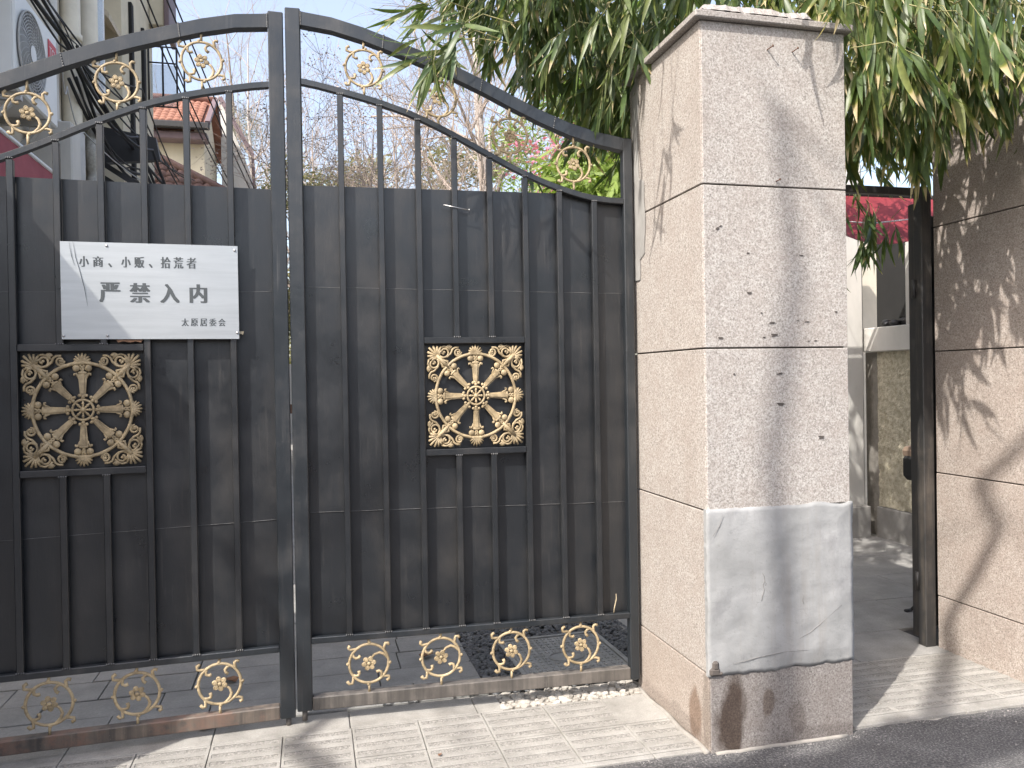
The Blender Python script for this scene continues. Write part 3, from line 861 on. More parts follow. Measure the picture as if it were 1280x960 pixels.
def medallion(parent, cx, cz):
    o = bpy.data.objects.new('wheel_medallion', None); COL.objects.link(o); o.parent = parent
    o.location = (cx, .016, cz); o.scale = (1.0, 1, 1.042)
    R = .1832
    m = MB(); m.ring((0, -.003, 0), R, .0070, 64, 6); m.build('rim', M['gold'], o)
    h = MB(); h.ring((0, -.004, 0), .0395, .0048, 28, 6)
    for k in range(8):
        a = k * PI / 4
        h.tube([(0, -.003, 0), (.037 * math.cos(a), -.003, .037 * math.sin(a))], [.0045, .004], 5)
        h.ball((.025 * math.cos(a), -.004, .025 * math.sin(a)), .0058, 6, 4)
    h.ball((0, -.006, 0), (.010, .008, .010), 10, 6); h.build('hub', M['gold'], o)
    # one spoke, outward along +x
    s = MB()
    s.prism([(.060, -.0105), (.142, -.0165), (.142, .0165), (.060, .0105)], -.003, .004)
    s.prism([(.064, -.0050), (.140, -.0085), (.140, .0085), (.064, .0050)], -.0080, -.002)
    for q in (-1, 1):
        s.tube([(.122, 0, q * .0145), (.134, 0, q * .018), (.142, -.001, q * .024), (.141, -.002, q * .0295), (.134, -.002, q * .0305)], [.003, .0045, .0052, .0045, .0035], 5)
        s.ball((.163, -.003, q * .0225), (.0140, .009, .0140), 10, 6)
        s.tube([(.142, -.002, q * .012), (.150, -.003, 0), (.160, -.003, q * -.006), (.168, -.003, q * .004), (.176, -.003, q * .008)], .0046, 5)
        s.ball((.056, -.002, q * .0125), (.0072, .006, .0072), 7, 4)
    s.ball((.145, -.003, 0), (.007, .006, .018), 8, 5)
    s.ball((.050, -.003, 0), (.009, .007, .0075), 7, 4); s.ball((.060, -.003, 0), (.006, .005, .010), 7, 4)
    me = s.mesh('spoke', M['gold'])
    for k in range(8):
        inst(me, 'spoke', o, Matrix.Rotation(-k * PI / 4, 4, 'Y'))
    # fan palmette on the four axes
    p = MB()
    for k in range(9):
        a = (k - 4) * .36
        L = .042 - .0016 * abs(k - 4)**1.4
        c0 = Vector((.180, -.002, 0))
        pts = [c0 + Vector((math.cos(a * .92) * L * t, -.004 * math.sin(PI * t), math.sin(a) * L * t**1.1)) for t in (0, .35, .7, 1)]
        p.tube(pts, [.004, .0046, .0050, .0034], 6)
    for q in (-1, 1): p.tube([(.178, -.003, q * .012), (.186, -.003, q * .028), (.180, -.003, q * .037), (.172, -.003, q * .034)], [.0045, .0045, .0042, .0035], 5)
    p.ball((.186, -.003, 0), (.012, .007, .020), 8, 5)
    me = p.mesh('palmette', M['gold'])
    for k in range(4):
        mt = Matrix.Rotation(-k * PI / 2, 4, 'Y')
        if k % 2 == 0: mt = mt @ Matrix.Diagonal((1, 1, 1, 1))
        inst(me, 'palmette', o, mt)
    # corner foliage in the +x +z corner
    q = MB()
    def c2(t, n, rad=.0042, y0=0): q.tube([(x, y0 - .002, z) for x, z in t], rad, 6)
    d = math.sqrt(.5)
    # stem along the diagonal
    q.tube([(.122, -.002, .122), (.150, -.004, .150), (.178, -.004, .178)], [.0075, .0100, .0095], 6)
    for sgn in (-1, 1):
        q.tube([(.128, -.002, .128), (.128 + .012 * (1 + sgn), -.003, .128 + .012 * (1 - sgn)), (.158, -.003, .158)], .0058, 5)
    for k in range(9):
        a = PI / 4 + (k - 4) * .33
        L = .062 - .0060 * abs(k - 4)
        b0 = Vector((.168, -.002, .168))
        e = b0 + Vector((math.cos(a) * L, 0, math.sin(a) * L))
        mid = b0 + Vector((math.cos(a) * L * .6, -.003, math.sin(a) * L * .6)) + Vector((math.cos(PI / 4), 0, math.sin(PI / 4))) * .002 * abs(k - 4)
        q.tube([b0, mid, e], [.0045, .0054, .0052], 6)
    for sw in (0, 1):
        def P(u, w):   # u away from the corner along the edge, w inward
            x, z = .222 - w, .222 - u
            return (x, -.002, z) if sw == 0 else (z, -.002, x)
        # S scroll: big curl near the palmette, small curl near the axis
        for (cu_, cw_, r0, r1, a0, a1) in ((.080, .031, .025, .008, 2.6, -4.6), (.143, .031, .0195, .006, .6, 7.2)):
            q.tube([P(cu_ + (r0 + (r1 - r0) * k / 18) * math.cos(a0 + (a1 - a0) * k / 18), cw_ + (r0 + (r1 - r0) * k / 18) * math.sin(a0 + (a1 - a0) * k / 18)) for k in range(19)], .0046, 6)
            q.ball(P(cu_, cw_), (.0066, .006, .0066), 6, 4)
        q.tube([P(.058, .046), P(.072, .056), P(.094, .050), P(.110, .036), P(.118, .018), P(.130, .011), P(.146, .011)], .0050, 6)
        q.tube([P(.062, .010), P(.080, .005), P(.098, .012), P(.108, .024)], .0046, 6)
        for k in range(5):
            a = -.9 + k * .45
            b0 = Vector(P(.102, .016)); e = Vector(P(.102 + .016 * math.sin(a), .016 - .017 * math.cos(a)))
            q.tube([b0, e], [.004, .0056], 5)
        q.tube([P(.138, .036), P(.150, .044), P(.156, .038), P(.158, .030)], [.0052, .0052, .0046, .004], 5)
        q.ball(P(.153, .050), .0056, 6, 4)
    me = q.mesh('corner_scroll', M['gold'])
    for k in range(4):
        inst(me, 'corner_scroll', o, Matrix.Rotation(-k * PI / 2, 4, 'Y'))
    return o

def gate_leaf(sgn, loc, rz, label, dz):
    g = thing('gate_leaf', label, 'gate', (loc[0], loc[1], dz), rz)
    def X(s): return sgn * s
    def bx(name, s0, s1, y0, y1, z0, z1, mat, c=.003):
        m = MB(); m.box((X(s0), y0, z0), (X(s1), y1, z1), c); return m.build(name, mat, g)
    W = 1.577
    bx('stile', 0, .064, 0, .05, .058, TOP(.03) + .008, M['gate_frame'], .004)
    bx('stile', W - .045, W, 0, .05, .058, TOP(W - .02) + .002, M['gate_frame'], .004)
    def sweep(name, f, s0, s1, h, y0, y1, mat, n=12):
        m = MB(); vs = []; fs = []
        c = .003
        for k in range(n + 1):
            s = s0 + (s1 - s0) * k / n; z = f(s)
            for (yy, zz) in ((y0 + c, z), (y1 - c, z), (y1, z - c), (y1, z - h + c), (y1 - c, z - h), (y0 + c, z - h), (y0, z - h + c), (y0, z - c)):
                vs.append((X(s), yy, zz))
        for k in range(n):
            for j in range(8):
                fs.append((k * 8 + j, k * 8 + (j + 1) % 8, (k + 1) * 8 + (j + 1) % 8, (k + 1) * 8 + j))
        fs.append(tuple(range(8))); fs.append(tuple(n * 8 + j for j in range(8)))
        m.add(vs, fs); return m.build(name, mat, g)
    sweep('top_rail', TOP, .0645, W - .0455, .062, .001, .049, M['gate_frame'], 11)
    sweep('curved_rail', LOW, .0645, W - .0455, .028, .002, .030, M['gate_frame'], 22)
    # bars
    for i, s in enumerate(BARS):
        zt = min(LOW(s - .013), LOW(s + .013)) - .0265
        if i in (3, 4):
            bx('bar', s - .013, s + .013, 0, .026, 1.688, zt, M['gate'], .0025)
            bx('bar', s - .013, s + .013, 0, .026, .378, 1.155, M['gate'], .0025)
        else:
            bx('bar', s - .013, s + .013, 0, .026, .378, zt, M['gate'], .0025)
    s0, s1 = BARS[2] + .0135, BARS[5] - .0135
    bx('frame_rail', s0, s1, -.001, .027, 1.660, 1.688, M['gate'], .0025)
    bx('frame_rail', s0, s1, -.001, .027, 1.155, 1.183, M['gate'], .0025)
    bx('lower_rail', .0645, W - .0455, .001, .031, .350, .377, M['gate_frame'], .003)
    bx('bottom_rail', .0645, W - .0455, .0005, .0495, .058, .116, M['gate_low'] if sgn > 0 else M['gate_rust'], .004)
    # three steel sheets, seams slightly off level
    def sheet(z0a, z0b, z1a, z1b, yo, clip, seed):
        m = MB(); nx, nz = 26, 12; vs = []; fs = []
        for i in range(nx + 1):
            u = i / nx; s = .048 + u * (W - .078)
            zb = z0a + (z0b - z0a) * u; zt = z1a + (z1b - z1a) * u
            if clip: zt = min(zt, LOW(s) - .005)
            for j in range(nz + 1):
                v = j / nz; z = zb + (zt - zb) * v
                d = .0022 * mnoise.noise(Vector((s * 3 + seed, z * 2.5, seed))) + .0010 * mnoise.noise(Vector((s * 9, z * 6, seed)))
                if clip and j == nz: d += .001 * mnoise.noise(Vector((s * 14, 0, 9)))
                vs.append((X(s), yo + d, z))
        for i in range(nx):
            for j in range(nz):
                a = i * (nz + 1) + j; fs.append((a, a + nz + 1, a + nz + 2, a + 1))
        nn = len(vs); vs2 = [(x, yy + .0015, z) for x, yy, z in vs]
        m.add(vs, fs, 0, True); m.add(vs2, fs, 0, True)
        m.add(*edge_strip(vs, vs2, nx, nz))
        return m.build('steel_sheet', M['gate'], g)
    sheet(.352, .352, .930, .908, .0425, False, 1.0 + sgn)
    sheet(.921, .899, 1.915, 1.893, .0400, False, 5.0 + sgn)
    sheet(1.904, 1.882, 2.362, 2.362, .0425, True, 9.0 + sgn)
    for za, zb in ((.921, .899), (1.915, 1.893)):
        m = MB(); P_ = []
        for k in range(61):
            u = k / 60; s_ = .066 + u * (W - .114); z = za + (zb - za) * u + .0012 * mnoise.noise(Vector((s_ * 9, za, sgn)))
            sd = 5.0 + sgn
            d = .0022 * mnoise.noise(Vector((s_ * 3 + sd, z * 2.5, sd))) + .0010 * mnoise.noise(Vector((s_ * 9, z * 6, sd)))
            P_.append((X(s_), .0396 + d, z))
        m.tube(P_, [.0011 + .0006 * mnoise.noise(Vector((k * .7, za, 3))) for k in range(61)], 4)
        m.build('seam', M['weld'], g, recalc=False)
    medallion(g, X(.812), 1.4215)
    rots = [0, 0, -PI / 2, -PI / 2] if sgn > 0 else [-PI / 2] * 4
    for k, (s, z) in enumerate(((.334, 2.882), (.662, 2.764), (.990, 2.612), (1.292, 2.493))):
        scroll_ring(g, s, z, sgn, -PI / 2 + random.uniform(-.15, .15), .93, TOP(s) - .062, LOW(s))
    for k, s in enumerate((.310, .632, .957, 1.290)):
        scroll_ring(g, s, .241, sgn, rots[k] + random.uniform(-.06, .06), 1.0, .350, .116)
    # weld beads at joints
    m = MB()
    def bead(x, y, z, dx, dz, n):
        for k in range(n):
            t = k / max(1, n - 1) - .5
            m.ball((X(x + dx * t), y, z + dz * t), (random.uniform(.003, .0048), .003, random.uniform(.003, .0048)), 5, 3)
    bead(.066, .0, TOP(.066) - .03, 0, .055, 9)
    bead(.42, .0, TOP(.42) - .03, .006, .055, 9); bead(.86, .0, TOP(.86) - .03, .01, .05, 6); bead(1.2, .0, TOP(1.2) - .03, .01, .05, 6)
    for s in BARS: bead(s, .0, LOW(s) - .027, .022, 0, 4)
    for s in BARS: bead(s, .0, .379, .026, 0, 4)
    for s in (BARS[3], BARS[4]): bead(s, -.001, 1.689, .026, 0, 4); bead(s, -.001, 1.154, .026, 0, 4)
    m.build('weld_beads', M['weld'], g, kind='stuff')
    # drop bolt foot
    m = MB(); m.tube([(X(.03), .025, .06), (X(.03), .025, .012)], .012, 8); m.build('foot', M['gate_low'], g)
    return g

def edge_strip(a, b, nx, nz):
    n = len(a); vs = list(a) + list(b); fs = []
    for i in range(nx):
        p = i * (nz + 1) + nz; q = (i + 1) * (nz + 1) + nz
        fs.append((p, q, q + n, p + n)); p = i * (nz + 1); q = (i + 1) * (nz + 1); fs.append((p, q, q + n, p + n))
    return vs, fs

random.seed(21)
GR = gate_leaf(1, (-.08338, 3.62197), math.radians(-2.256), 'black steel gate leaf hinged to the granite pillar, without a sign', 0)
GL = gate_leaf(-1, (-.0904, 3.6222), math.radians(2.583), 'black steel gate leaf with the stainless notice fixed to it and a rusty bottom rail', -.023)
# latch tongue in the gap
m = MB(); m.box((-.012, .012, 1.36), (.004, .03, 1.40), .002); m.build('latch', M['nail'], GR)
# small bolt through a bar and a straw
m = MB(); m.tube([(.676, -.004, 2.283), (.79, -.004, 2.263)], .0026, 6); m.tube([(.79, -.004, 2.263), (.793, -.004, 2.2625)], .006, 8)
b_ = m.build('steel_pin', M['screw']); b_.location = (-.08338, 3.62197, 0); b_.rotation_euler = (0, 0, math.radians(-2.256))
tag(b_, 'thin pale steel pin lying across a bar near the top of the right gate leaf', 'pin')
m = MB(); m.tube([(1.455, .016, .378), (1.459, .012, .41), (1.468, .012, .445), (1.467, .014, .468)], [.0032, .0028, .0028, .001], 5)
b_ = m.build('dry_stalk', M['straw']); b_.location = (-.08338, 3.62197, 0); b_.rotation_euler = (0, 0, math.radians(-2.256))
tag(b_, 'short pale stalk standing on the low rail beside the pillar', 'stalk')

# ------------------------------------------------------------------ notice on the left leaf
SG = thing('notice_sign', 'stainless steel notice with dark Chinese lettering fixed over the bars of the left gate leaf', 'sign', (-.0904, 3.6222, -.0), math.radians(2.583))
SX0, SW, SZ1, SH = -.880, .676, 2.079, .394
m = MB(); nx, nz = 60, 2; vs = []; fs = []
for i in range(nx + 1):
    for j in range(nz + 1):
        u = i / nx; v = j / nz
        d = .0032 * math.sin(u * 5 + 1) * .6
        vs.append((SX0 + SW * u, -.007 + d, SZ1 - SH + SH * v))
for i in range(nx):
    for j in range(nz):
        a = i * (nz + 1) + j; fs.append((a, a + nz + 1, a + nz + 2, a + 1))
m.add(vs, fs, 0, True)
vs2 = [(x, yy + .0015, z) for x, yy, z in vs]; m.add(vs2, fs, 0, True)
m.add(*edge_strip(vs, vs2, nx, nz))
m.build('plate', M['steel'], SG)
def plate_y(u): return -.007 + .0032 * math.sin(u * 5 + 1) * .6
def glyph_mesh(ch, size):
    cu = bpy.data.curves.new('glyph', 'FONT'); cu.body = ch; cu.size = 1.0
    cu.resolution_u = 3
    ob = bpy.data.objects.new('glyph', cu); COL.objects.link(ob)
    bpy.context.view_layer.update()
    dg = bpy.context.evaluated_depsgraph_get()
    me = bpy.data.meshes.new_from_object(ob.evaluated_get(dg))
    vs = [tuple(v.co) for v in me.vertices]; fs = [tuple(p.vertices) for p in me.polygons]
    bpy.data.objects.remove(ob); bpy.data.curves.remove(cu); bpy.data.meshes.remove(me)
    return vs, fs
def glyphs(name, items, bold, h, parent, mat):
    """items: (char, u centre in m from the plate's left edge, v centre in m from its top)"""
    for ch, u, v, w, hh in items:
        m = MB()
        vs, fs = glyph_mesh(ch, 1)
        if not vs: continue
        x0 = min(q[0] for q in vs); x1 = max(q[0] for q in vs); y0 = min(q[1] for q in vs); y1 = max(q[1] for q in vs)
        for k, sh in enumerate(bold):
            nv = []
            for q in vs:
                du = ((q[0] - x0) / (x1 - x0) - .5) * (w - 2 * max(bold)) + sh
                nv.append((SX0 + u + du, plate_y((u + du) / SW) - .0006 - .00008 * k, SZ1 - v + ((q[1] - y0) / (y1 - y0) - .5) * hh))
            m.add(nv, fs)
        m.build(name, mat, parent, recalc=False)
def line1():
    xs = [('小', 225, 62, 68), ('商', 312, 66, 68), ('、', 387, 26, 26), ('小', 487, 62, 68), ('贩', 572, 66, 70), ('、', 645, 26, 26), ('拾', 742, 66, 72), ('荒', 825, 66, 72), ('者', 910, 66, 70)]
    out = []
    for ch, x, w, h in xs:
        yt = 57 + (x - 80) / 1137 * 40; yb = 680 + (x - 80) / 1137 * 6
        yc = 187 + (x - 225) * .0235 + (22 if ch == '、' else 0)
        k = .393 / (yb - yt)
        out.append((ch, (x - 80) / 1140 * .676, (yc - yt) * k, w / 1140 * .676, h * k))
    return out
glyphs('character', line1(), (-.0018, -.0006, .0006, .0018), 0, SG, M['ink'])
glyphs('character', [('严', .179, .203, .080, .081), ('禁', .292, .204, .080, .081), ('入', .406, .205, .076, .078), ('内', .517, .204, .070, .078)], (-.0042, -.0028, -.0014, 0, .0014, .0028, .0042), 0, SG, M['ink'])
glyphs('character', [(c, .463 + k * .0363, .3245, .029, .032) for k, c in enumerate('太原居委会')], (-.0012, -.0004, .0004, .0012), 0, SG, M['ink'])
for x, yy in ((368, 88), (1200, 125), (92, 647), (363, 655), (1208, 667)):
    u = (x - 80) / 1140 * .676; yt = 57 + (x - 80) / 1137 * 40
    m = MB(); m.ball((SX0 + u, plate_y(u / SW) - .002, SZ1 - (yy - yt) / 610 * .394), (.0055, .003, .0055), 8, 5); m.build('screw', M['screw'], SG)
for pts in ([(135, 60), (150, 150), (168, 210)], [(160, 62), (175, 160), (195, 230), (225, 350), (243, 465)]):
    m = MB(); q = []
    for x, yy in pts:
        u = (x - 80) / 1140 * .676; yt = 57 + (x - 80) / 1137 * 40
        q.append((SX0 + u, plate_y(u / SW) - .0025, SZ1 - (yy - yt) / 610 * .394))
    m.tube(q, [.0004] + [.0011] * (len(q) - 2) + [.0003], 4); m.build('scratch', M['ink'], SG)
# dry leaves caught behind the notice
for k, (x, z) in enumerate(((-.655, 1.675), (-.61, 1.675), (-.20, 1.706))):
    m = MB(); m.add([(x - .03, .004, z + .012), (x - .02, -.001, z - .004), (x, -.003, z + .002), (x + .022, -.001, z - .003), (x + .03, .004, z + .012)], [(0, 1, 2), (0, 2, 4), (2, 3, 4)])
    o = m.build('dry_leaf', M['straw' if k == 2 else 'bare_brown'], recalc=False); o.location = (-.0904, 3.6222, 0); o.rotation_euler = (0, 0, math.radians(2.583))
    if k == 2: o.scale = (.5, 1, 1); o.location.x -= .1
    tag(o, ('dry brown leaf wedged under the lower edge of the notice, left of a second one', 'dry brown leaf wedged under the lower edge of the notice, right of another', 'pale scrap of leaf at the lower right corner of the notice')[k], 'dry leaf')

# ------------------------------------------------------------------ side gate in the passage
sg = thing('side_gate', 'black steel side gate frame standing open against the right pillar', 'gate', (3.14, 3.69, 0))
m = MB(); m.box((.075, 0, .0), (.142, .06, 2.50), .004); m.build('post', M['post'], sg)
m = MB(); m.box((-.96, .010, 2.452), (.0745, .05, 2.492), .004); m.build('top_beam', M['post'], sg)
m = MB(); m.box((.086, .065, .035), (.142, .115, 2.42), .004); m.build('stile', M['post'], sg)
m = MB(); m.box((.143, .085, .08), (.80, .11, .14), .004); m.box((.143, .085, 2.30), (.80, .11, 2.36), .004)
m.box((.143, .095, .1401), (.80, .099, 2.2999)); m.build('door_panel', M['post'], sg)
m = MB(); m.box((.801, .07, .04), (.85, .115, 2.41), .004); m.build('stile', M['post'], sg)
for z in (1.95, .35):
    m = MB(); m.tube([(.0675, .055, z - .05), (.0675, .055, z + .05)], .011, 10); m.build('hinge', M['post'], sg)

# ------------------------------------------------------------------ lane wall beyond the passage
lw = thing('lane_wall', 'weathered pebble dashed wall with grey plaster column, sill and dark window beyond the side gate', 'wall', (0, 0, 0))
WX = 5.0
def grid_wall(name, mat, a, b, n, m_, amp, fr, parent, axis='x'):
    pass
m = MB(); nx, nz = 60, 50; vs = []; fs = []
for i in range(nx + 1):
    for j in range(nz + 1):
        yy = 4.3 + 2.0 * i / nx; z = .28 + 1.40 * j / nz
        d = .014 * mnoise.noise(Vector((yy * 14, z * 14, 0))) + .012 * mnoise.noise(Vector((yy * 30, z * 30, 2)))
        vs.append((WX + d, yy, z))
for i in range(nx):
    for j in range(nz):
        a = i * (nz + 1) + j; fs.append((a, a + 1, a + nz + 2, a + nz + 1))
m.add(vs, fs, 0, True); m.build('pebble_dash', M['pebbledash'], lw, recalc=False)
m = MB(); m.box((WX + .03, 4.0, -.02), (WX + .25, 6.5, 1.68)); m.build('wall_core', M['mortar'], lw)
m = MB(); m.box((WX - .03, 4.0, -.02), (WX + .029, 6.30, .275), .006); m.build('skirting', M['skirting'], lw)
m = MB(); m.box((WX - .06, 5.2, 1.681), (WX + .24, 6.42, 1.90), .008); m.build('sill', M['plaster_grey'], lw)
m = MB(); m.box((WX + .16, 5.2, 1.901), (WX + .2, 6.5, 2.9)); m.build('window', M['dark_room'], lw)
m = MB(); m.box((WX - .01, 5.5, 1.901), (WX + .15, 5.93, 2.9), .01); m.build('window_jamb', M['plaster_grey'], lw)
m = MB()
for k in range(9):
    m.ball((WX + .05 + random.uniform(-.04, .05), 6.0 + .03 * k, 1.92 + random.uniform(0, .03)), (.05, .05, .03), 7, 4)
m.build('sill_clutter', M['dark_metal'], lw)
m = MB(); m.box((4.56, 6.36, -.02), (4.90, 6.7, 3.6), .01); m.build('column', M['plaster_grey'], lw)
m = MB(); m.box((4.905, 6.40, .281), (4.93, 6.6, 3.4), .002); m.build('drain_pipe', M['skirting'], lw)
m = MB(); m.box((4.54, 6.30, -.02), (4.915, 6.70, .28), .008); m.build('column_plinth', M['skirting'], lw)
m = MB(); m.box((3.9, 7.4, -.02), (7, 7.6, 2.9)); m.build('rear_wall', M['plaster_tan'], lw)

# red awning over the lane
aw = thing('red_awning', 'red cloth awning sagging over the lane beyond the side gate', 'awning', (0, 0, 0))
m = MB(); nx, ny = 18, 8; vs = []; fs = []
for i in range(nx + 1):
    for j in range(ny + 1):
        u = i / nx; v = j / ny
        x = 3.6 + 1.7 * u; yy = 5.1 + .5 * v
        z = 2.57 + .34 * v - .10 * math.sin(PI * u) * (1 - v) - .06 * math.sin(u * 7) * (1 - v)
        vs.append((x, yy, z))
for i in range(nx):
    for j in range(ny):
        a = i * (ny + 1) + j; fs.append((a, a + ny + 1, a + ny + 2, a + 1))
m.add(vs, fs, 0, True); m.build('cloth', M['red_cloth'], aw, recalc=False)
m = MB(); m.tube([(3.6, 5.08, 2.60), (4.0, 5.08, 2.585), (4.6, 5.08, 2.66), (5.3, 5.08, 2.72)], .005, 5); m.build('rope', M['rope'], aw)
m = MB(); m.tube([(3.5, 5.62, 2.93), (5.4, 5.62, 2.93)], .02, 6); m.build('roller_bar', M['dark_metal'], aw)

# parked bicycle mostly behind the post
bk = thing('bicycle', 'bicycle with a brown lidded basket and kickstand parked behind the side gate post', 'bicycle', (4.10, 4.30, 0), math.radians(-90))
def wheel(yc):
    w = bpy.data.objects.new('wheel', None); COL.objects.link(w); w.parent = bk; w.location = (0, yc, .33)
    m = MB(); vs = []
    def tor(r, tr, n=32, k=6):
        mm = MB(); vs = []; fs = []
        for i in range(n):
            a = 2 * PI * i / n
            for q in range(k):
                b = 2 * PI * q / k; rr = r + tr * math.cos(b)
                vs.append((tr * math.sin(b), rr * math.cos(a), rr * math.sin(a)))
        for i in range(n):
            for q in range(k):
                fs.append((i * k + q, ((i + 1) % n) * k + q, ((i + 1) % n) * k + (q + 1) % k, i * k + (q + 1) % k))
        mm.add(vs, fs, 0, True); return mm
    tor(.31, .02).build('tyre', M['rubber'], w)
    r = tor(.285, .008)
    for i in range(18):
        a = 2 * PI * i / 18; r.tube([(0, 0, 0), (0, .285 * math.cos(a), .285 * math.sin(a))], .0014, 3)
    r.tube([(-.04, 0, 0), (.04, 0, 0)], .018, 8)
    r.build('rim', M['grey_metal'], w)
wheel(0); wheel(1.05)
m = MB()
for a, b in (((0, .42, .30), (0, .28, .80)), ((0, .28, .80), (0, .85, .78)), ((0, .42, .30), (0, .86, .66)), ((0, 0, .33), (0, .42, .30)), ((0, 0, .33), (0, .29, .74)), ((0, .83, .85), (0, .90, .62)), ((0, .90, .62), (0, 1.05, .33)), ((0, .82, .85), (0, .80, 1.0))):
    m.tube([a, b], .016, 7)
m.build('frame', M['dark_metal'], bk)
m = MB(); m.tube([(-.28, .66, 1.0), (-.2, .78, 1.02), (0, .80, 1.0), (.2, .78, 1.02), (.28, .66, 1.0)], .012, 7); m.build('handlebar', M['dark_metal'], bk)
m = MB(); m.ball((0, .22, .93), (.10, .15, .05), 12, 7); m.build('saddle', M['rubber'], bk)
m = MB(); m.ball((-.005, .20, .965), (.105, .15, .035), 12, 6); m.build('saddle_cover', M['brown_leather'], bk)
m = MB(); m.tube([(0, .28, .8), (0, .25, .92)], .013, 7); m.build('seat_post', M['dark_metal'], bk)
m = MB(); m.tube([(.03, -.10, .32), (.03, -.32, .14), (.03, -.495, .006)], .009, 6); m.tube([(.03, -.495, .007), (.03, -.535, .006)], .012, 6); m.build('kickstand', M['dark_metal'], bk)
m = MB(); m.box((-.15, -.41, .80), (.15, -.08, .97), .03); m.build('basket', M['rubber'], bk)
m = MB(); m.box((-.155, -.40, .972), (.155, -.07, 1.045), .02, xf=Matrix.Translation((0, -.2, 1.0)) @ Matrix.Rotation(.18, 4, 'X') @ Matrix.Translation((0, .2, -1.0))); m.build('basket_lid', M['brown_leather'], bk)
m = MB(); m.tube([(-.02, -.10, .66), (-.02, -.40, .66), (-.02, -.415, .72), (-.02, -.405, .77)], .007, 6); m.build('basket_hook', M['dark_metal'], bk)
m = MB(); m.tube([(-.07, -.22, .70), (-.07, .2, .72), (.07, .2, .72), (.07, -.22, .70), (-.07, -.22, .70)], .008, 6)
for q in (-.07, .07): m.tube([(q, -.15, .70), (q * .5, 0, .33)], .007, 5)
m.build('luggage_rack', M['dark_metal'], bk)

# ------------------------------------------------------------------ buildings on the left, behind the gate
ap = thing('apartment_building', 'weathered apartment building with pipes and a cable tangle along its side wall on the left', 'building', (0, 0, 0))
BX = -2.12
m = MB(); m.box((-7, 4.6, -.02), (BX, 7.95, 9), 0); m.build('wall', M['plaster_tan'], ap)
m = MB(); m.box((BX, 4.7, 4.45), (BX + .55, 6.1, 4.52), .01); m.build('window_canopy', M['grey_metal'], ap)
m = MB(); m.box((BX + .001, 4.95, 2.1), (BX + .05, 5.5, 3.3), .01); m.build('window_frame', M['plaster_grey'], ap)
for (x, yy, r, mt) in ((BX + .07, 8.02, .085, 'pipe'), (BX + .02, 7.60, .06, 'plaster_grey'), (BX + .10, 8.45, .10, 'pipe')):
    m = MB(); m.tube([(x, yy, 0), (x, yy, 3), (x, yy, 9)], r, 10)
    for z in (2.2, 3.7, 4.6, 5.6): m.tube([(x, yy, z), (x, yy, z + .06)], r + .014, 10)
    m.build('drain_pipe', M[mt], ap)
m = MB(); pts = [(BX + .16, 8.3 + .03 * math.sin(k), 3.0 + k * .06) for k in range(16)]
m.tube(pts, [.05 + .012 * (k % 2) for k in range(16)], 8); m.build('wrapped_pipe', M['foil'], ap)
m = MB(); m.box((BX - .3, 8.55, 0), (BX + .02, 8.72, 7.5)); m.build('dark_downpipe', M['dark_metal'], ap)
m = MB(); m.box((BX - .3, 8.75, 4.45), (BX + .06, 9.35, 8), .01); m.build('window', M['white_metal'], ap)
m = MB(); m.box((BX + .061, 8.85, 4.6), (BX + .07, 9.25, 7.8)); m.build('window_pane', M['glass'], ap)
m = MB(); m.box((-6, 7.96, 0), (BX - .31, 9.8, 8.5)); m.build('rear_wall', M['plaster_tan'], ap)
# grey slatted duct and lean-to below
m = MB(); m.box((BX + .05, 6.9, 2.2), (BX + .35, 7.15, 3.55), .01); m.build('duct', M['plaster_grey'], ap)
m = MB(); m.box((BX + .05, 7.3, 2.2), (BX + .30, 7.5, 3.62), .01); m.build('duct', M['grey_metal'], ap)
m = MB(); m.prism([(BX - .2, 4.34), (BX + .50, 4.22), (BX + .54, 3.98), (BX - .2, 3.90)], 9.6, 9.7); m.build('dark_beam', M['dark_metal'], ap)

ls = thing('lean_to_shed', 'pale sloping shed roof with dark battens below the cable tangle', 'shed', (0, 0, 0))
m = MB(); m.add([(-2.6, 8.9, 4.0), (-1.15, 8.9, 3.05), (-1.15, 10.6, 3.05), (-2.6, 10.6, 4.0), (-2.6, 8.9, 3.9), (-1.15, 8.9, 2.95), (-1.15, 10.6, 2.95), (-2.6, 10.6, 3.9)], [(0, 1, 2, 3), (4, 7, 6, 5), (0, 4, 5, 1), (1, 5, 6, 2), (2, 6, 7, 3), (3, 7, 4, 0)])
m.build('roof', M['plaster_grey'], ls)
m = MB(); m.box((-2.6, 9.0, 0), (-1.35, 10.5, 3.0)); m.build('wall', M['plaster_grey'], ls)
m = MB(); m.bar((-2.55, 8.87, 3.92), (-1.15, 8.87, 3.0), .06, .10); m.bar((-2.2, 8.86, 3.86), (-1.2, 8.86, 3.2), .03, .05); m.build('fascia', M['dark_metal'], ls)

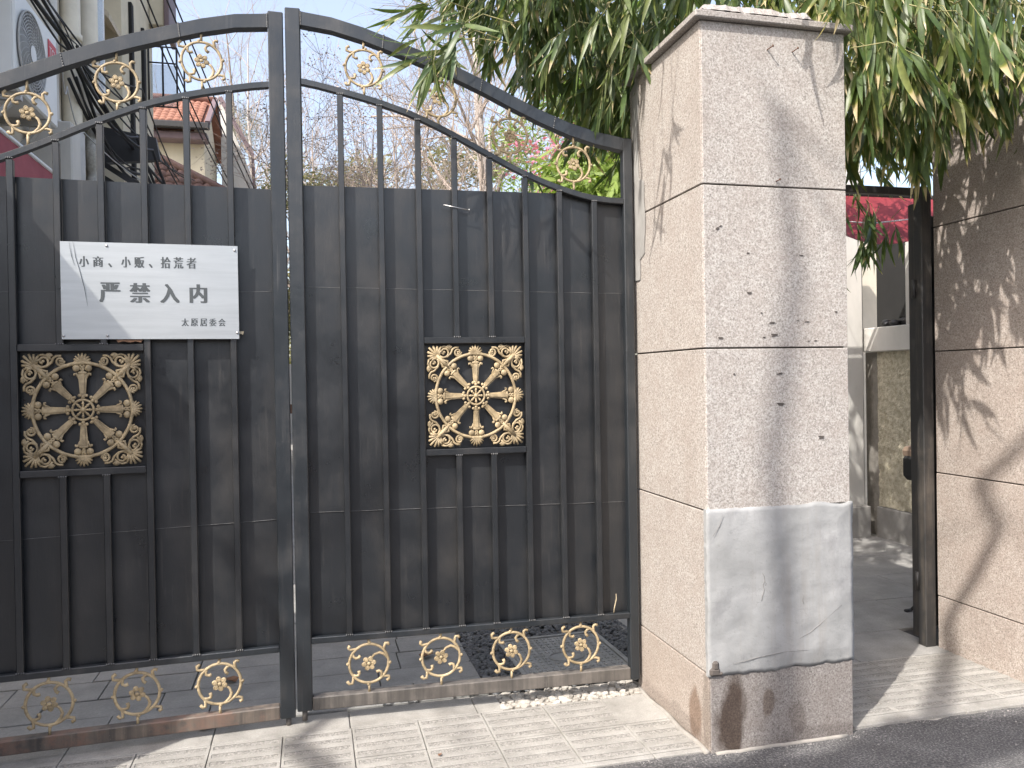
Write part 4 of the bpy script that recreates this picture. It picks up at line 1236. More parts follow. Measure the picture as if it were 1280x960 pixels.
rb = thing('rear_block', 'cream plastered building block with brown eaves and a glazed iron balcony behind the apartment', 'building', (0, 0, 0))
m = MB(); m.box((-6, 10.35, 0), (-2.1, 12.3, 9.5)); m.build('wall', M['plaster_cream'], rb)
m = MB(); m.box((-6, 10.1, 9.5), (-1.7, 12.6, 9.7), .02); m.build('roof', M['fascia'], rb)
m = MB(); m.box((-2.098, 12.1, 6.50), (-1.90, 12.6, 9.4), .01); m.build('oriel', M['plaster_cream'], rb)
m = MB(); m.box((-1.899, 12.05, 6.40), (-1.83, 12.7, 9.4), .01); m.build('eave_board', M['fascia'], rb)
m = MB()
nx = 5
for i in range(7):
    m.box((-3.0 + .02 * i, 9.85 - .0, 5.55 + .16 * i), (-2.08, 10.34 + .0, 5.60 + .16 * i), .004, xf=None)
m2 = MB(); m2.add([(-3.2, 9.6, 6.75), (-2.1, 9.75, 5.62), (-2.1, 10.34, 5.62), (-3.2, 10.34, 6.75), (-3.2, 9.6, 6.69), (-2.1, 9.75, 5.55), (-2.1, 10.34, 5.55), (-3.2, 10.34, 6.69)], [(0, 1, 2, 3), (4, 7, 6, 5), (0, 4, 5, 1), (1, 5, 6, 2), (2, 6, 7, 3), (3, 7, 4, 0)])
m2.build('porch_roof', M['wood_pale'], rb)
m = MB(); m.bar((-2.9, 9.7, 6.2), (-2.25, 9.7, 5.45), .05, .08); m.build('brace', M['grey_metal'], rb)
for yy in (10.75, 11.5):
    m = MB(); m.box((-2.0985, yy, 3.0), (-2.06, yy + .12, 6.2), .004); m.build('window', M['dark_room'], rb)
bl = bpy.data.objects.new('balcony', None); COL.objects.link(bl); bl.parent = rb
m = MB()
c = [(-2.08, 11.9), (-1.72, 11.9), (-1.72, 12.6)]
for x, yy in c + [(-1.9, 11.9)]: m.tube([(x, yy, 5.3), (x, yy, 6.12)], .014, 5)
for z in (5.3, 5.9, 6.12):
    m.tube([(c[0][0], c[0][1], z), (c[1][0], c[1][1], z), (c[2][0], c[2][1], z)], .012, 5)
m.build('railing', M['dark_metal'], bl)
m = MB(); m.box((-2.06, 11.91, 5.32), (-1.74, 11.918, 5.88)); m.build('pane', M['glass'], bl)

# air conditioner
ac = thing('air_conditioner', 'white outdoor air conditioner unit with round fan grille on the side wall at upper left', 'air conditioner', (-1.77, 6.0, 3.38))
m = MB(); m.box((-.30, -.32, 0), (0, .55, .66), .012); m.build('casing', M['white_metal'], ac)
FZ, FY, FR = .32, -.03, .268
m = MB()
for r in np.linspace(.05, FR, 12):
    vs = [(.014, FY + r * math.cos(t), FZ + r * math.sin(t)) for t in np.linspace(0, 2 * PI, 33)]
    m.tube(vs, .0032 if r < FR - .01 else .007, 4, cap=False)
for k in range(26):
    a = 2 * PI * k / 26
    vs = [(.013, FY + r * math.cos(a + (r - .05) * 3), FZ + r * math.sin(a + (r - .05) * 3)) for r in np.linspace(.05, FR, 6)]
    m.tube(vs, .003, 4, cap=False)
m.build('fan_grille', M['grey_metal'], ac)
m = MB(); n = 32
m.add([(.003, FY + FR * math.cos(2 * PI * k / n), FZ + FR * math.sin(2 * PI * k / n)) for k in range(n)], [tuple(range(n))]); m.build('fan_opening', M['dark_grille'], ac)
m = MB(); m.add([(.020, FY + .058 * math.cos(2 * PI * k / n), FZ + .058 * math.sin(2 * PI * k / n)) for k in range(n)], [tuple(range(n))]); m.build('fan_hub', M['white_metal'], ac)
bd = MB(); bd.box((.001, .34, .43), (.006, .52, .58), .002); bdo = bd.build('badge', M['red_label'], ac)
vs, fs = glyph_mesh('TCL', 1)
x0 = min(q[0] for q in vs); x1 = max(q[0] for q in vs); y0 = min(q[1] for q in vs); y1 = max(q[1] for q in vs)
m = MB(); m.add([(.0072, .36 + (q[0] - x0) / (x1 - x0) * .14, .475 + (q[1] - y0) / (y1 - y0) * .06) for q in vs], fs); m.build('lettering', M['white_print'], ac, recalc=False)
for yy in (-.22, .34):
    m = MB(); m.box((-.34, yy - .02, -.05), (.0, yy + .02, -.002)); m.bar((-.34, yy, -.35), (-.05, yy, -.052), .03, .03); m.build('bracket', M['grey_metal'], ac)
m = MB(); m.box((-.20, -.326, .02), (-.02, -.321, .64), .002); m.build('side_panel', M['white_metal'], ac)

# awning at the left edge
ra = thing('shop_awning', 'faded maroon awning sloping down beside the apartment wall, seen above the left gate leaf', 'awning', (0, 0, 0))
m = MB(); nx, ny = 10, 8; vs = []; fs = []
for i in range(nx + 1):
    for j in range(ny + 1):
        u = i / nx; v = j / ny
        vs.append((-1.78 + .07 * u + .02 * math.sin(v * 26) * u, 4.7 + 1.75 * v, 3.03 - .62 * u))
for i in range(nx):
    for j in range(ny):
        a = i * (ny + 1) + j; fs.append((a, a + ny + 1, a + ny + 2, a + 1))
m.add(vs, fs, 0, True)
m.build('cloth', M['maroon_cloth'], ra, recalc=False)
m = MB(); m.tube([(-1.78, 4.7, 3.035), (-1.78, 6.45, 3.035), (-1.79, 6.46, 2.4)], .016, 6); m.build('frame', M['white_metal'], ra)

# cables
random.seed(31)
def cable(pts, r, label, grp='cables along the apartment wall', mat='cable', sag=.1):
    P = [Vector(p) for p in pts]; out = []
    for i in range(len(P) - 1):
        for k in range(8):
            t = k / 8; q = P[i].lerp(P[i + 1], t); q.z -= sag * 4 * t * (1 - t); out.append(q)
    out.append(P[-1])
    m = MB(); m.tube(out, r, 5); o = m.build('cable', M[mat]); tag(o, label, 'cable', grp); return o
for k in range(7):
    j = lambda s: random.uniform(-s, s)
    cable([(-1.95 + j(.1), 5.2 + j(.3), 4.75 + j(.25)), (-1.88 + j(.08), 7.2 + j(.2), 4.38 + j(.18)), (-1.80 + j(.12), 9.3 + j(.3), 4.35 + j(.35)), (-1.70 + j(.2), 12.5 + j(.4), 4.2 + j(.3))],
          random.choice((.006, .009, .013, .018)), 'black cable in the tangle running down along the apartment wall', sag=random.uniform(0, .12))
for k in range(6):
    j = lambda s: random.uniform(-s, s)
    cable([(-1.98 + j(.05), 7.7 + j(.1), 4.3 + j(.3)), (-1.7 + j(.1), 9.2 + j(.2), 3.9 + j(.3)), (-1.45 + j(.1), 11.2 + j(.3), 3.7 + j(.3))], random.choice((.01, .016)), 'black cable looping from the pipes towards the shed roof', 'cables looping to the shed', sag=.25)
for k, (x, z) in enumerate(((-1.38, 6.32), (-1.30, 6.33))):
    cable([(x - .55, 7.5, 6.9), (x + .55, 15.5, 4.6)], .010, ('left' if k == 0 else 'right') + ' one of the two close overhead cables descending from the sky to the tiled house', 'overhead cables', sag=.15)
for k, (x, z) in enumerate(((-1.9, 6.0), (-1.83, 6.02))):
    cable([(x - .05, 8.0, 6.4), (x + .65, 15.0, 4.75)], .010, ('left' if k == 0 else 'right') + ' one of the two overhead cables passing the cream block eaves', 'overhead cables by the block', sag=.25)
cable([(-1.75, 6.6, 3.85), (-1.9, 7.3, 3.95), (-1.95, 8.0, 3.78), (-1.3, 9.5, 3.55)], .006, 'thin pale wire sagging below the air conditioner', 'pale wires', 'grey_metal', .12)

# ------------------------------------------------------------------ tiled houses
def tiled_roof(name, parent, p0, ux, uy, w, h, mat, tw=.22, th=.32, tri=None):
    """p0 eave corner, ux along the eave, uy up the slope"""
    p0 = Vector(p0); ux = Vector(ux).normalized(); uy = Vector(uy).normalized(); nrm = ux.cross(uy).normalized()
    m = MB(); rows = int(h / th); cols = int(w / tw)
    for r in range(rows):
        for c in range(cols):
            if tri and not tri((c + .5) / cols, (r + .5) / rows): continue
            a = p0 + ux * (c * tw) + uy * (r * th)
            j = random.uniform(-.006, .006)
            vs = []
            for e, lift in ((-.02, .035), (th + .02, .010)):
                for k in range(5):
                    t = k / 4
                    vs.append(a + ux * (t * tw) + uy * e + nrm * (lift + j + tw * .2 * math.sin(PI * t)))
            vs2 = [vs[k] - nrm * .045 for k in range(5)]
            m.add(vs + vs2, [(k, k + 1, k + 6, k + 5) for k in range(4)] + [(k + 10, k + 11, k + 1, k) for k in range(4)], 0, True)
    o = m.build(name, M[mat], parent, recalc=False, kind='stuff'); return o
random.seed(41)
hs = thing('tiled_house', 'cream house with orange tiled roof, dark gutter and gable seen between the left bars', 'house', (0, 0, .17))
m = MB(); m.box((-7, 18.5, 0), (-2.15, 20.9, 6.75)); m.build('wall', M['plaster_cream'], hs)
m = MB(); m.prism([(18.5, 6.75), (20.9, 6.75), (19.6, 7.66)], -2.35, -2.15)
m.v = [(y_, x_, z_) for x_, y_, z_ in m.v]; m.build('gable', M['plaster_cream'], hs)
tiled_roof('roof_tiles', hs, (-7.2, 18.1, 6.82), (1, 0, 0), (0, 1.5, .95), 5.1, 1.75, 'tile_orange', .14, .20)
m = MB(); m.add([(-7.2, 18.1, 6.78), (-2.0, 18.1, 6.78), (-2.0, 19.6, 7.74), (-7.2, 19.6, 7.74)], [(0, 1, 2, 3)]); m.add([(-7.2, 21.2, 6.78), (-2.0, 21.2, 6.78), (-2.0, 19.6, 7.74), (-7.2, 19.6, 7.74)], [(0, 1, 2, 3)]); m.tube([(-7.2, 19.6, 7.80), (-2.0, 19.6, 7.80)], .09, 7); m.build('roof_deck', M['tile_orange'], hs, recalc=False)
m = MB(); m.box((-7.2, 17.95, 6.66), (-1.98, 18.09, 6.80), .02); m.build('gutter', M['dark_metal'], hs)
m = MB(); m.box((-7.2, 18.12, 6.47), (-2.05, 18.49, 6.63), .02); m.build('eave_board', M['fascia'], hs)
m = MB(); m.bar((-2.02, 18.0, 6.80), (-2.02, 19.6, 7.82), .10, .08); m.bar((-2.02, 21.3, 6.80), (-2.02, 19.6, 7.82), .10, .08); m.build('barge_board', M['fascia'], hs)
wg = thing('side_wing', 'grey cream wing with dark edged gable right of the orange roofed house', 'building', (0, 0, 0))
m = MB(); m.add([(-2.0, 20.5, 0), (-1.35, 20.5, 0), (-1.35, 20.5, 6.6), (-2.0, 20.5, 8.3), (-2.0, 24, 0), (-1.35, 24, 0), (-1.35, 24, 6.6), (-2.0, 24, 8.3)], [(0, 1, 2, 3), (7, 6, 5, 4), (1, 5, 6, 2), (3, 2, 6, 7), (0, 3, 7, 4)]); m.build('wall', M['plaster_grey'], wg)
m = MB(); m.bar((-2.0, 20.45, 8.34), (-1.28, 20.45, 7.0), .08, .1); m.bar((-1.28, 20.45, 7.0), (-1.25, 20.45, 6.2), .07, .1); m.build('barge_board', M['fascia'], wg)
ph = thing('porch_house', 'low house with brown hipped tile roof in front of the cream house', 'house', (0, 0, -.14))
m = MB(); m.box((-3.4, 13.8, 0), (-1.1, 16, 4.3)); m.build('wall', M['plaster_cream'], ph)
tiled_roof('roof_tiles', ph, (-3.6, 13.4, 4.35), (1, 0, 0), (0, 1.2, 1.05), 2.9, 1.6, 'tile_brown', .15, .20, tri=lambda u, v: u < 1 - v * .57)
m = MB(); m.add([(-3.6, 13.42, 4.31), (-.72, 13.42, 4.31), (-2.38, 14.6, 5.36), (-3.6, 14.6, 5.36), (-.72, 16.2, 4.31)], [(0, 1, 2, 3), (1, 4, 2)]); m.build('roof_deck', M['tile_brown'], ph, recalc=False)
m = MB(); m.tube([(-.68, 13.38, 4.36), (-2.38, 14.6, 5.44), (-3.6, 14.6, 5.44)], .07, 7); m.build('ridge_tiles', M['tile_brown'], ph)

# far courtyard wall and hedge base seen through the bars and the gap
fw = thing('courtyard_wall', 'pale courtyard wall far behind the gate leaves', 'wall', (0, 0, 0))
m = MB(); m.box((-1.0, 24.0, 0), (16, 24.3, 2.0)); m.build('wall', M['plaster_grey'], fw)

# ------------------------------------------------------------------ trees and shrubs
def grow(p, d, L, r, lev, out, rnd, spread, gravity=0.0, wob=.25, kids=(3, 5), segs=4, tips=None):
    pts = [p.copy()]; rs = [r]; q = p.copy(); dd = d.normalized()
    for k in range(segs):
        dd = (dd + Vector((rnd.gauss(0, wob), rnd.gauss(0, wob), rnd.gauss(0, wob))) * .5 + Vector((0, 0, gravity))).normalized()
        q = q + dd * (L / segs); pts.append(q.copy()); rs.append(r * (1 - .65 * (k + 1) / segs))
    out[0 if lev >= 3 else 1].tube(pts, rs, 7 if lev >= 3 else (4 if lev == 2 else 3), cap=False)
    if lev == 0:
        if tips is not None: tips.append(pts[-1]); tips.append(pts[-2])
        return
    for k in range(rnd.randint(*kids)):
        t = rnd.uniform(.3, 1.0); i = min(segs - 1, int(t * segs)); b = pts[i].lerp(pts[i + 1], t * segs - i)
        ax = Vector((rnd.gauss(0, 1), rnd.gauss(0, 1), rnd.gauss(0, 1))); ax = (ax - dd * ax.dot(dd)).normalized()
        nd_ = (dd * math.cos(spread) + ax * math.sin(spread))
        grow(b, nd_, L * rnd.uniform(.45, .7), max(.0035, rs[i] * .55), lev - 1, out, rnd, spread, gravity, wob, kids, segs, tips)

def bare_tree(name, label, loc, h, r, seed, spread=.7, lean=(0, 0, 1), gravity=.05, kids=(4, 6), mats=('bark', 'twig'), levels=3, nmain=9, first=.25, seeds=None, group=None, mainlen=.34):
    rnd = random.Random(seed); o = thing(name, label, 'tree', loc, 0, group)
    out = [MB(), MB()]; tips = []
    lean = Vector(lean).normalized()
    pts = [Vector((0, 0, -.1))]; q = Vector((0, 0, 0)); rs = [r * 1.25]; n = 10
    for k in range(n):
        q = q + (lean + Vector((rnd.gauss(0, .05), rnd.gauss(0, .05), 0))) * (h / n); pts.append(q.copy()); rs.append(max(.006, r * (1 - .9 * (k + 1) / n)))
    out[0].tube(pts, rs, 9, cap=False)
    for k in range(nmain):
        t = first + (1 - first) * (k + rnd.random()) / nmain; t = min(.99, t); i = int(t * n); b = pts[i].lerp(pts[i + 1], t * n - i)
        an = k * 2.4 + rnd.random(); el = rnd.uniform(.5, 1.0) * spread + .15
        d = Vector((math.cos(an) * math.sin(el), math.sin(an) * math.sin(el), math.cos(el)))
        grow(b, d, h * mainlen * (1.1 - .55 * t), rs[i] * .5, levels - 1, out, rnd, spread, gravity, .28, kids, 4, tips)
    out[0].build('trunk', M[mats[0]], o, recalc=False)
    out[1].build('crown', M[mats[1]], o, recalc=False)
    if seeds:
        m = MB()
        for t in tips:
            if rnd.random() < seeds[0]:
                for k in range(rnd.randint(4, 10)):
                    c = t + Vector((rnd.gauss(0, 1), rnd.gauss(0, 1), rnd.gauss(0, 1))) * seeds[1]
                    s = seeds[2] * rnd.uniform(.6, 1.2); e = Matrix.Rotation(rnd.uniform(0, 6), 3, 'Z') @ Matrix.Rotation(rnd.uniform(0, 3), 3, 'X')
                    m.add([c + e @ Vector(v) * s for v in ((-1, 0, 0), (0, -.7, .2), (1, 0, 0), (0, .7, .2))], [(0, 1, 2), (0, 2, 3)])
        m.build(seeds[4] if len(seeds) > 4 else 'seed_heads', M[seeds[3]], o, recalc=False, kind='stuff')
    return o

bare_tree('bare_tree', 'tall slender bare tree with fine pale twigs rising behind the tiled house', (-1.9, 30, 0), 13.5, .16, 1, spread=.5, mats=('bark_pale', 'twig'), kids=(5, 7), nmain=16, mainlen=.3)
bare_tree('bare_tree', 'bare tree with upright twigs directly left of the gate join, behind the bars', (-.4, 27, 0), 10.5, .14, 2, spread=.55, mats=('bark_pale', 'twig'), kids=(5, 7), nmain=16, mainlen=.32)
bare_tree('bare_tree', 'bare reddish twiggy tree top behind the overhead cables', (-3.2, 36, 0), 17, .18, 3, spread=.6, kids=(4, 6), nmain=12)
bare_tree('bare_tree', 'leaning bare shrub tree with brown seed heads right of the gate join', (.75, 11.0, 0), 4.6, .07, 4, spread=.75, lean=(-.25, 0, 1), kids=(4, 6), nmain=11, seeds=(.6, .07, .017, 'seed'), mainlen=.42)
bare_tree('bare_tree', 'small bare tree with seed heads between the third and fourth bars of the right leaf', (1.9, 12.5, 0), 4.9, .08, 5, spread=.7, lean=(-.18, 0, 1), kids=(4, 6), nmain=11, seeds=(.55, .07, .018, 'seed'), mainlen=.4)
bare_tree('bare_tree', 'tall straight bare tree with pale trunk in the middle of the right leaf opening', (4.05, 18.5, 0), 14.5, .20, 6, spread=.75, mats=('bark_pale', 'twig'), kids=(5, 7), nmain=20, gravity=-.02, mainlen=.26)
bare_tree('bare_tree', 'hazy bare tree with drooping pinkish twigs left of the tall pale trunk', (2.7, 20.5, 0), 10.5, .15, 8, spread=.7, mats=('bark_pale', 'twig'), kids=(5, 7), nmain=14, gravity=-.04, mainlen=.3)
bare_tree('bare_tree', 'bare tree with fine twigs between the tall pale trunk and the bamboo', (6.0, 19.5, 0), 9.5, .15, 9, spread=.7, mats=('bark_pale', 'twig'), kids=(5, 7), nmain=14, gravity=-.02, mainlen=.34)

for k_, (x_, y_, h_, sd_) in enumerate(((1.0, 14.5, 6.0, 51), (2.4, 14.0, 6.4, 52), (3.3, 15.5, 7.2, 53), (2.0, 19.0, 8.0, 54), (4.9, 17.0, 7.0, 55), (.2, 18.5, 7.2, 56))):
    bare_tree('bare_tree', ('bare many stemmed bush behind the olive shrub, second bar from the gate join', 'bare grey bush between the third and fourth bars of the right leaf', 'bare grey bush just left of the tall pale trunk', 'taller bare thicket tree behind the small seed headed tree', 'bare bush right of the tall pale trunk above the magnolia', 'bare twiggy tree directly right of the gate join')[k_], (x_, y_, 0), h_, .08, sd_, spread=.6, kids=(5, 7), nmain=16, first=.12, mats=('twig', 'twig'), mainlen=.36)

def leaf_cloud(m, rnd, blobs, n, size, aspect=.35, droop=.3):
    """many small leaf quads through several clump volumes"""
    if m.along is None: m.along = []; m.rnd = []
    tot = sum(b[3] * b[4] * b[5] for b in blobs)
    for (cx, cy, cz, rx, ry, rz) in blobs:
        k = int(n * rx * ry * rz / tot); tone = rnd.random() * .5
        for _ in range(k):
            v = Vector((rnd.gauss(0, 1), rnd.gauss(0, 1), rnd.gauss(0, 1))).normalized() * (rnd.random()**.4)
            c = Vector((cx + v.x * rx, cy + v.y * ry, cz + v.z * rz)); s = size * rnd.uniform(.6, 1.3)
            d = Vector((rnd.gauss(0, 1), rnd.gauss(0, 1), rnd.gauss(0, .6) - droop)).normalized()
            w = d.cross(Vector((rnd.gauss(0, 1), rnd.gauss(0, 1), rnd.gauss(0, 1)))).normalized() * (aspect * s / 2)
            m.add([c, c + d * s * .45 + w, c + d * s, c + d * s * .45 - w], [(0, 1, 2, 3)])
            m.along.extend((0, .45, 1, .45)); m.rnd.extend([min(1, tone + rnd.random() * .5)] * 4)

def shrub(name, label, loc, blobs, n, size, mat, cat='shrub', seed=1, aspect=.35, droop=.1, stems=6):
    rnd = random.Random(seed); o = thing(name, label, cat, loc)
    m = MB(); leaf_cloud(m, rnd, blobs, n, size, aspect, droop)
    m.build('foliage', M[mat], o, recalc=False, kind='stuff')
    s = MB()
    for k in range(stems):
        b = rnd.choice(blobs); s.tube([(rnd.uniform(-.15, .15), rnd.uniform(-.15, .15), -.05), (b[0] * .5, b[1] * .5, b[2] * .5), (b[0], b[1], b[2])], [.03, .022, .01], 5)
    s.build('stem', M['bark'], o, recalc=False)
    return o
def blobs(rnd, n, box, r):
    return [(rnd.uniform(*box[0]), rnd.uniform(*box[1]), rnd.uniform(*box[2]), r * rnd.uniform(.6, 1.2), r * rnd.uniform(.6, 1.2), r * rnd.uniform(.5, 1)) for _ in range(n)]
R_ = random.Random(77)
shrub('evergreen_shrub', 'olive green evergreen shrub seen low between the first bars of the right leaf', (.35, 15, 0), blobs(R_, 24, ((-.8, .9), (-.5, .5), (2.3, 5.2)), .6), 9000, .09, 'evergreen', seed=2)
shrub('evergreen_shrub', 'dull green shrub behind the seed headed trees in the middle of the right leaf', (1.9, 16.5, 0), blobs(R_, 20, ((-1.2, 1.2), (-.5, .5), (2.3, 5.0)), .55), 6000, .09, 'evergreen', seed=3)
shrub('evergreen_shrub', 'yellow green loose shrub above the pink magnolia', (4.6, 14, 0), blobs(R_, 16, ((-1.0, 1.0), (-.5, .5), (2.5, 6.0)), .6), 4500, .14, 'bamboo_bright', seed=4, aspect=.2)
shrub('conifer_tree', 'grey green conifer behind the tiled house and the overhead cables', (-3.4, 33, 0), blobs(R_, 16, ((-1.6, 1.6), (-1, 1), (5, 12.2)), 1.1), 9000, .16, 'conifer', 'tree', seed=5, aspect=.15)
hm = MB(); leaf_cloud(hm, random.Random(19), blobs(R_, 60, ((-1.5, 16), (25, 27), (.5, 9.0)), 1.1), 30000, .26, .3, .1)
hm.build('far_shrubbery', M['evergreen'], recalc=False, kind='stuff')
mg = bare_tree('magnolia_tree', 'pink flowering magnolia tree behind the right end of the gate', (3.72, 10.2, 0), 3.9, .06, 14, spread=.8, kids=(5, 7), nmain=14, seeds=(.85, .06, .034, 'petal', 'blossom'), mainlen=.42, first=.3)

# ------------------------------------------------------------------ bamboo
def leaf_shape(rnd, L=1.0, W=.105, droop=.25, curl=.1):
    T = (0, .06, .2, .4, .62, .82, 1.0); Wd = (.10, .45, .86, 1.0, .82, .45, .0)
    vs = []; al = []
    tw = rnd.uniform(-.5, .5)
    for t, w in zip(T, Wd):
        x = t; z = -droop * t * t; y = curl * t * t
        hw = w * W / 2; a = tw * t
        for e in (-1, 0, 1):
            vs.append((x, y + e * hw * math.cos(a), z + (abs(e) * .25 * hw) + e * hw * math.sin(a))); al.append(t)
    fs = []
    for i in range(len(T) - 1):
        for e in (0, 1):
            a = i * 3 + e; fs.append((a, a + 3, a + 4, a + 1))
    return vs, fs, al
LV = []
lr = random.Random(5)
for k in range(18):
    vs, fs, al = leaf_shape(lr, W=lr.uniform(.085, .125), droop=lr.uniform(.05, .4), curl=lr.uniform(-.15, .15))
    m = MB(); m.add(vs, fs, 0, True); m.along = al; m.rnd = [lr.random()] * len(vs)
    LV.append((m.mesh('leaf', M['bamboo'], recalc=False), vs, fs, al))
LVW = []
for k in range(14):
    vs, fs, al = leaf_shape(lr, W=lr.uniform(.095, .135), droop=lr.uniform(.02, .3), curl=lr.uniform(-.12, .12))
    m = MB(); m.add(vs, fs, 0, True); m.along = al; m.rnd = [lr.random()] * len(vs)
    LVW.append((m.mesh('leaf', M['bamboo_front'], recalc=False), vs, fs, al))

class Bamboo:
    def __init__(self, label, loc, lv=None):
        self.lv = lv or LV
        self.o = thing('bamboo_plant', label, 'bamboo'); self.o.location = loc; self.loc = Vector(loc)
        self.leaves = []; self.br = MB()
    def culm(self, pts, r):
        P = [Vector(p) - self.loc for p in pts]; n = 14; out = []
        for k in range(n + 1):
            t = k / n * (len(P) - 1); i = min(len(P) - 2, int(t)); out.append(P[i].lerp(P[i + 1], t - i))
        for _ in range(2):
            out = [out[0]] + [(out[k - 1] + out[k] * 2 + out[k + 1]) / 4 for k in range(1, n)] + [out[-1]]
        m = MB(); m.tube(out, [r * (1 - .7 * k / n) for k in range(n + 1)], 7)
        for k in range(1, n): m.tube([out[k] - Vector((0, 0, .004)), out[k] + Vector((0, 0, .004))], r * (1 - .7 * k / n) + .0025, 7)
        m.build('culm', M['stem_green'], self.o, recalc=False)
    def spray(self, rnd, tip, back, n, size, down=.8, spread=.5, fan=None):
        tip = Vector(tip) - self.loc; back = Vector(back); st = tip + back
        mid = tip.lerp(st, .5) + Vector((0, 0, .05))
        self.br.tube([st, mid, tip], [.0028, .002, .0012], 4, cap=False)
        d0 = (tip - st).normalized()
        for k in range(n):
            t = rnd.uniform(0, .55); b = tip.lerp(mid, t)
            d = d0 * .45 + Vector((0, 0, -down)) + Vector((rnd.gauss(0, spread), rnd.gauss(0, spread), rnd.gauss(0, spread * .7)))
            if fan: d += Vector(fan)
            d.normalize()
            nr = Vector((rnd.gauss(-.2, .6), rnd.gauss(-.7, .6), rnd.gauss(.5, .6)))
            yv = nr.cross(d)
            if yv.length < .05: yv = d.orthogonal()
            yv.normalize(); zv = d.cross(yv)
            s = size * rnd.uniform(.55, 1.15)
            M4 = Matrix((d * s, yv * s, zv * s)).transposed().to_4x4(); M4.translation = b
            self.leaves.append((M4, rnd.randrange(len(self.lv)), rnd.random()))
    def finish(self, limit=295):
        self.br.build('branches', M['stem_green'], self.o, recalc=False, kind='stuff')
        cm = look_matrix(Vector((0, 0, 1.5)), .2444, -.0077, -.0166).inverted()
        def score(q):
            p = cm @ (q[0].translation + self.loc + q[0].col[0].xyz * .5)
            if p.z > -.3: return -1
            u = p.x / -p.z; v = p.y / -p.z
            vis = abs(u) < .66 and abs(v) < .50
            return (10 if vis else 0) + q[0].col[0].xyz.length / -p.z
        L = sorted(self.leaves, key=score, reverse=True)
        for M4, k, r in L[:limit]: inst(self.lv[k][0], 'leaf', self.o, M4)
        m = MB(); m.along = []; m.rnd = []
        for M4, k, r in L[limit:]:
            _, vs, fs, al = self.lv[k]
            m.add([M4 @ Vector(v) for v in vs], fs, 0, True); m.along.extend(al); m.rnd.extend([r] * len(vs))
        if m.v: m.build('foliage', M['bamboo_front' if self.lv is LVW else 'bamboo'], self.o, recalc=False, kind='stuff')

rb_ = random.Random(12)
# A: arching over the right gate leaf
A = Bamboo('bamboo arching over the right gate leaf from behind the granite pillar', (2.0, 4.1, 0))
A.culm([(2.0, 4.1, 0), (1.95, 4.05, 1.6), (1.75, 3.95, 2.9), (1.2, 3.7, 3.45), (.55, 3.4, 3.15)], .011)
A.culm([(1.9, 4.3, 0), (1.85, 4.2, 1.6), (1.6, 4.0, 3.0), (1.3, 3.8, 3.35), (.95, 3.6, 3.2)], .010)
A.culm([(2.1, 4.0, 0), (2.1, 4.0, 1.8), (1.9, 3.8, 3.1), (1.6, 3.4, 3.5), (1.2, 3.0, 3.4)], .010)
U = rb_.uniform
for k in range(16):   # wispy left end
    A.spray(rb_, (U(.36, .62), U(3.2, 3.5), U(2.86, 3.15)), (U(.12, .3), U(0, .1), U(.05, .2)), rb_.randint(4, 6), .19, .25, .42, (-.45, -.1, 0))
for k in range(6):
    A.spray(rb_, (U(.46, .60), U(3.25, 3.4), U(2.72, 2.86)), (U(.05, .2), U(0, .1), U(.15, .3)), rb_.randint(4, 6), .19, .7, .35, (-.35, 0, 0))
for k in range(120):   # dense shaded mass left of the pillar
    x = U(.85, 1.75); t = (x - .85) / .9
    A.spray(rb_, (x, U(3.35, 4.0), U(3.0 - .22 * t, 3.35)), (U(-.1, .3), U(0, .2), U(.08, .3)), rb_.randint(5, 8), .22, .8, .32, (-.15, 0, 0))
for k in range(22):
    x = U(1.25, 1.5); A.spray(rb_, (x, U(3.45, 3.9), U(2.72, 3.0)), (U(0, .2), U(0, .2), U(.1, .3)), rb_.randint(4, 7), .2, .95, .25)
for k in range(110):   # above the picture, and back fill
    A.spray(rb_, (U(.7, 1.9), U(3.3, 4.6), U(3.2, 3.9)), (U(0, .3), U(0, .2), U(.05, .3)), 7, .22, .7, .4)
for k in range(150):
    A.spray(rb_, (U(1.3, 2.5), U(3.7, 4.8), U(2.7, 3.9)), (U(0, .3), U(0, .2), U(.05, .3)), 7, .22, .7, .4)
for k in range(130):  # unseen canopy added above the view to block sun from the mass below
    A.spray(rb_, (U(.25, 1.6), U(3.15, 4.1), U(3.4, 4.1)), (U(0, .3), U(0, .2), U(.05, .3)), 7, .22, .5, .45)
for k in range(7):
    A.spray(rb_, (U(.7, 1.1), U(2.6, 3.0), U(3.15, 3.45)), (U(.1, .3), U(0, .2), U(.1, .3)), 4, .20, .9, .3)
A.finish()
# B: hanging over the passage and the right pillar
B = Bamboo('dense bamboo hanging over the passage and the right granite pillar', (2.75, 4.6, 0), LVW)
B.culm([(2.5, 4.7, 0), (2.5, 4.6, 1.7), (2.5, 4.1, 3.1), (2.6, 3.2, 3.4), (2.7, 2.5, 3.0)], .012)
B.culm([(2.3, 4.6, 0), (2.35, 4.5, 1.7), (2.3, 3.9, 3.1), (2.3, 3.1, 3.35), (2.2, 2.6, 3.1)], .011)
B.culm([(2.9, 4.8, 0), (2.95, 4.6, 1.8), (3.0, 3.9, 3.2), (3.05, 3.1, 3.4), (3.1, 2.5, 3.1)], .012)
for k in range(120):   # front curtain
    x = U(2.2, 3.2); B.spray(rb_, (x, U(2.5, 3.05), U(2.66, 3.25)), (U(-.15, .25), U(.05, .3), U(.05, .25)), rb_.randint(5, 8), .255, .9, .26, (.04, 0, 0))
for k in range(46):
    x = U(2.2, 2.95); B.spray(rb_, (x, U(2.9, 3.4), U(2.48, 2.75)), (U(-.1, .2), U(.05, .2), U(.1, .3)), rb_.randint(4, 6), .22, .95, .25)
